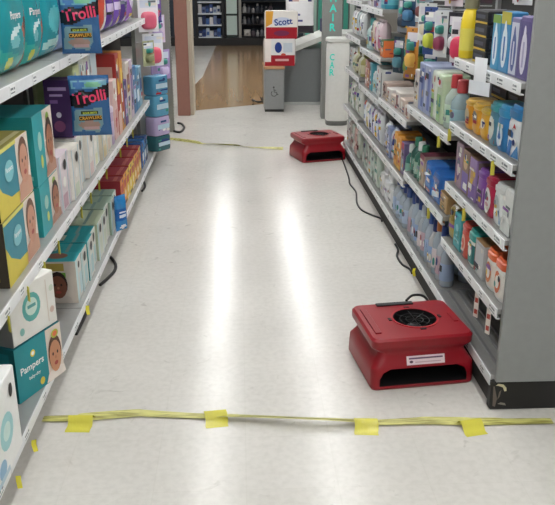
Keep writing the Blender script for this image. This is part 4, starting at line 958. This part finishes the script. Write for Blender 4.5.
# ------------------------------------------------------------------ beyond the aisle
PGR = mat('8e9089', 'matte')
t = empty('endcap_panel', (-.66, 9.25, 0)); tag(t, 'pinkish brown end panel with a beige edge beyond the left shelves', 'end panel')
part('panel', t, lambda m: m.box(-.075, .07, -.02, .3, .0, 2.0, mat('94685c', 'matte'), .004))
part('edge_trim', t, lambda m: m.box(.0705, .115, .02, .4, .0, 2.0, mat('b9ae9c', 'matte'), .004))
# accessible counter end with the wheelchair symbol
t = empty('checkout_ledge', (.415, 9.45, 0)); tag(t, 'low grey checkout ledge with wooden top and black wheelchair symbol', 'counter')
part('cabinet', t, lambda m: m.box(-.12, .12, 0, .55, .03, .508, mat('8f9191', 'plastic'), .006))
part('toe_kick', t, lambda m: m.box(-.115, .115, .01, .54, 0, .03, mat('2a2a2a', 'rubber')))
part('wood_top', t, lambda m: m.box(-.125, .125, -.012, .56, .508, .535, mat('b98d66', 'paper'), .004))
m = MB(); K = mat('232425', 'paper'); yk = -.0012
def stroke(p, q, w_=.007):
    p, q = Vector((p[0], 0, p[1])), Vector((q[0], 0, q[1])); n_ = Vector((0, -1, 0)).cross((q - p).normalized()) * w_ / 2
    m.poly([tuple(v + Vector((0, yk, 0))) for v in (p - n_, q - n_, q + n_, p + n_)], K)
m.poly([(-.008 + .01 * math.cos(a_ * PI / 6), yk, .295 + .01 * math.sin(a_ * PI / 6)) for a_ in range(12)], K)
arc = [(-.004 + .034 * math.cos(math.radians(a_)), .222 + .034 * math.sin(math.radians(a_))) for a_ in range(130, 371, 20)]
for p, q in zip(arc, arc[1:]): stroke(p, q)
for p, q in (((-.006, .282), (-.003, .238)), ((-.003, .238), (.026, .236)), ((.026, .236), (.038, .205)), ((.038, .205), (.048, .209)), ((-.005, .262), (.02, .26))): stroke(p, q)
link('wheelchair_symbol', m.mesh('wheelchair_symbol'), t)
# main checkout counter
t = empty('checkout_counter', (.85, 9.95, 0)); tag(t, 'dark grey checkout counter with pale slanted top behind the ledge', 'counter')
part('cabinet', t, lambda m: m.box(-.29, .9, .0, .75, .04, .70, mat('74787a', 'plastic'), .005))
part('plinth', t, lambda m: m.box(-.29, .9, -.008, .74, .0, .04, mat('b0b2b0', 'matte')))
def ctop(m):
    m.loft([[(-.24, -.06, .64), (-.24, -.06, .70), (-.24, .76, .70), (-.24, .76, .64)], [(.24, -.06, .82), (.24, -.06, .88), (.24, .76, .88), (.24, .76, .82)], [(.9, -.06, .82), (.9, -.06, .88), (.9, .76, .88), (.9, .76, .82)]], mat('c9cac6', 'plastic'))
part('counter_top', t, ctop)
part('side_post', t, lambda m: m.box(.17, .21, -.02, .0, .04, .80, mat('6a6d6e', 'metal')))
# paper packs on the ledge
SC = (('r', 0, 0, 1, .42, 'a81f2e'), ('r', 0, .42, 1, 1, 'ebe6e2'), ('p', [(0, .42), (.2, .55), (.24, 1), (0, 1)], 'e0a23c'), ('o', .52, .62, .3, .16, 'c9d0e4'), ('o', .5, .2, .25, .1, '7a2a50'), ('t', 'Scott', .56, .62, .24, .1, '26408c'))
SC2 = (('r', 0, 0, 1, .4, 'a8202e'), ('r', 0, .4, 1, 1, 'e4e4e4'), ('p', [(0, .15), (.2, .15), (.22, 1), (0, 1)], 'efe6e2'), ('o', .45, .68, .12, .2, '26408c'), ('r', .62, .5, .92, .85, 'c8d2dc'), ('r', .35, .18, .8, .26, 'dca8a8'), ('o', .62, .42, .08, .05, 'c04a40'))
spawn('paper_towel_pack', softpack(.385, .26, .315, 'dcd4d0', SC2, None), (.485, 9.68, .5358), 0, 'red and white wrapped paper pack standing directly on the wooden ledge', 'paper pack', 'paper packs on the ledge')
spawn('paper_towel_pack', softpack(.40, .26, .315, 'e4dcd6', SC, None), (.505, 9.68, .852), 0, 'red, white and orange paper pack with blue lettering, upper of two', 'paper pack', 'paper packs on the ledge')
spawn('shopping_bag', pouch(.36, .52, .16, 'e6e6ea', (('r', 0, 0, 1, .16, '2a2230'), ('p', [(.1, .7), (.5, .85), (.9, .7), (1, 1), (0, 1)], '3a3f70'), ('o', .35, .82, .16, .1, 'c0a0a0'), ('r', .2, .42, .5, .47, '6a6a9a'), ('r', .1, .28, .6, .33, '5a5a94')), 22), (.755, 10.02, .8815), 0, 'white bag with navy prints standing on the counter behind the paper packs', 'bag')
spawn('folded_bag', pouch(.2, .34, .06, 'b9bcd8', (('r', .2, .3, .8, .36, '8a8cb4'), ('r', .2, .5, .8, .56, '8a8cb4')), 10), (.42, 9.93, .5358), .3, 'lavender soft bag leaning behind the upper paper pack', 'bag')
for k, (x, c, h_, nm) in enumerate(((1.10, '2a2f5c', .16, 'navy'), (1.24, '46505c', .2, 'grey'))):
    spawn('counter_box', carton(.11, .1, h_, c, LN('c8ccd8')), (x, 10.3, .8808), .1, 'small %s box on the counter beside the white bag' % nm, 'carton', 'small boxes on the counter')
# sign pillar with vertical lettering, white rounded bin
t = empty('sign_pillar', (1.05, 8.95, 0)); tag(t, 'grey upright sign pillar with vertical turquoise letters', 'sign pillar')
part('post', t, lambda m: m.box(-.115, .10, 0, .14, 0, 2.1, mat('8b8d8a', 'matte'), .004))
tq = mat('2fb8a8', 'glow')
for ch, z in (('H', 1.33), ('A', 1.225), ('I', 1.125), ('R', 1.02)):
    m = MB(); m.text(ch, lambda x, z_: (x, -.002, z_), tq, -.005, z, .082, 0)
    link('letter', m.mesh('letter_' + ch.lower()), t)
t = empty('pedestal_bin', (1.07, 8.62, 0)); tag(t, 'white rounded pedestal with dark base beside the far right shelf end', 'pedestal')
m = MB(); m.lathe([(.96, .05), (1, .06), (1, .8), (.98, .86), (.9, .89)], mat('e2e2de', 'plastic'), 28, sx=.125, sy=.11, pw=3); link('body', m.mesh('body'), t)
m = MB(); m.lathe([(.94, 0), (.97, .005), (.97, .05)], mat('6f706c', 'rubber'), 28, sx=.125, sy=.11, pw=3); link('base_ring', m.mesh('base_ring'), t)
for ch, z in (('C', .74), ('A', .66), ('R', .58)):
    m = MB(); m.text(ch, lambda x, z_: (x, -.1125, z_), tq, -.075, z, .07, 0, .05); link('letter', m.mesh('letter_' + ch.lower()), t)
m = MB(); m.lathe([(.92, .891), (1.04, .9), (1.04, .93), (.95, .94)], mat('d8d8d4', 'plastic'), 28, sx=.13, sy=.115, pw=3); link('top_cap', m.mesh('top_cap'), t)

# far display wall
YF = 18.45
t = empty('wall_display', (0, YF, 0)); tag(t, 'long dark display unit with lit white shelves along the back wall', 'display unit')
DK = mat('17171a', 'plastic')
part('plinth', t, lambda m: m.box(-3.2, 3.2, 0, .6, .002, .18, DK, .004))
part('back_board', t, lambda m: m.box(-3.2, 3.2, .56, .6, .18, 2.2, mat('3c4450', 'matte')))
for x in (-.96, -.36, .03, 1.3, -2.0): part('post', t, lambda m: m.box(x - .03, x + .03, .0, .06, .18, 2.2, mat('9c9c98' if x == .03 else '2a2c30', 'metal'), .003))
for z in (.2, .47, .72, .97, 1.25):
    part('shelf', t, lambda m: m.box(-.93, -.39, .02, .55, z - .03, z, mat('e4ecf2', 'plastic'), .003))
    part('shelf', t, lambda m: m.box(.06, 1.27, .1, .55, z - .02, z, mat('2b2c30', 'metal'), .003))
gl2 = part('glass_door', t, lambda m: m.box(-.29, -.03, .03, .05, .24, 1.9, mat('c8dcd8', 'plastic'), .003))
for (a_, b_2) in (((-.31, -.28), (.2, 1.95)), ((-.04, -.01), (.2, 1.95))):
    link('door_frame', (lambda mm: (mm.box(a_[0], a_[1], .02, .06, b_2[0], b_2[1], DK), mm.mesh('door_frame'))[1])(MB()), gl2)
for z in (.2, .68, 1.2): link('door_rail', (lambda mm: (mm.box(-.28, -.04, .015, .06, z - .015, z + .03, mat('33403f', 'metal')), mm.mesh('door_rail'))[1])(MB()), gl2)
blues = ['24386c', '2f4a86', 'b0bccc', 'cfd2d6', '1c2c58', '3a62a0', 'd8d4d8', '6a7aa4']
n_ = 0
for lv, z in enumerate((.2, .47, .72)):
    for k in range(6):
        c = blues[(k + lv * 3) % 8]; hh = .13 + .03 * ((k + lv) % 3)
        spawn('display_box', carton(.078, .12, hh, c, (('r', .15, .2, .85, .6, blues[(k + 3) % 8]),)), (-.88 + k * .085, YF + .11, z + Z0), 0, 'small display box, %s from left on %s lit far shelf' % (ORD[k], ('lowest', 'middle', 'upper')[lv]), 'carton', 'boxes on the lit far shelves')
dk = ['3a3c44', '6f7078', '23252c', '8f9094', '4a4048', '2c3440', 'a8a8aa']
for lv, z in enumerate((.2, .47, .72)):
    for k in range(7):
        if lv == 0 and k < 2: continue
        c = dk[(k * 2 + lv * 3) % 7]; R_ = .035 + .008 * ((k + lv) % 3)
        spawn('display_bottle', bottle(R_, .14 + .03 * ((k * 2 + lv) % 3), c, dk[(k + 3) % 7], None), (.13 + k * .1, YF + .17, z + Z0), 0, 'dark small bottle, %s from left on %s dark far shelf' % (ORD[k], ('lowest', 'middle', 'upper')[lv]), 'bottle', 'bottles on the dark far shelves')
spawn('display_bag', pouch(.16, .14, .1, 'c8c4c0', (('o', .5, .4, .2, .2, '8a8a88'),), 10), (.19, YF + .2 - .06, .2008), 0, 'pale rounded bag on the lowest dark far shelf', 'bag')
# turquoise striped rack seen over the counter
t = empty('striped_rack', (1.45, 14.0, 0)); tag(t, 'tall rack with turquoise and grey vertical strips behind the counter', 'rack')
part('back', t, lambda m: m.box(-.3, .6, .05, .4, 0, 2.0, mat('5f6b6a', 'matte')))
for k in range(8): part('strip', t, lambda m: m.box(-.29 + k * .11, -.21 + k * .11, .03, .05, .3, 2.0, mat(('4fb09c', '8aa49e', '3a8f80', 'a8b4b0')[k % 4], 'plastic')))
# low object at the ledge foot on the tan floor
cord([flr(253, 100, .01), flr(258, 102, .01), flr(263, 101, .01), flr(262, 98, .01)], 'dark cable end on the tan floor beside the ledge', .012)
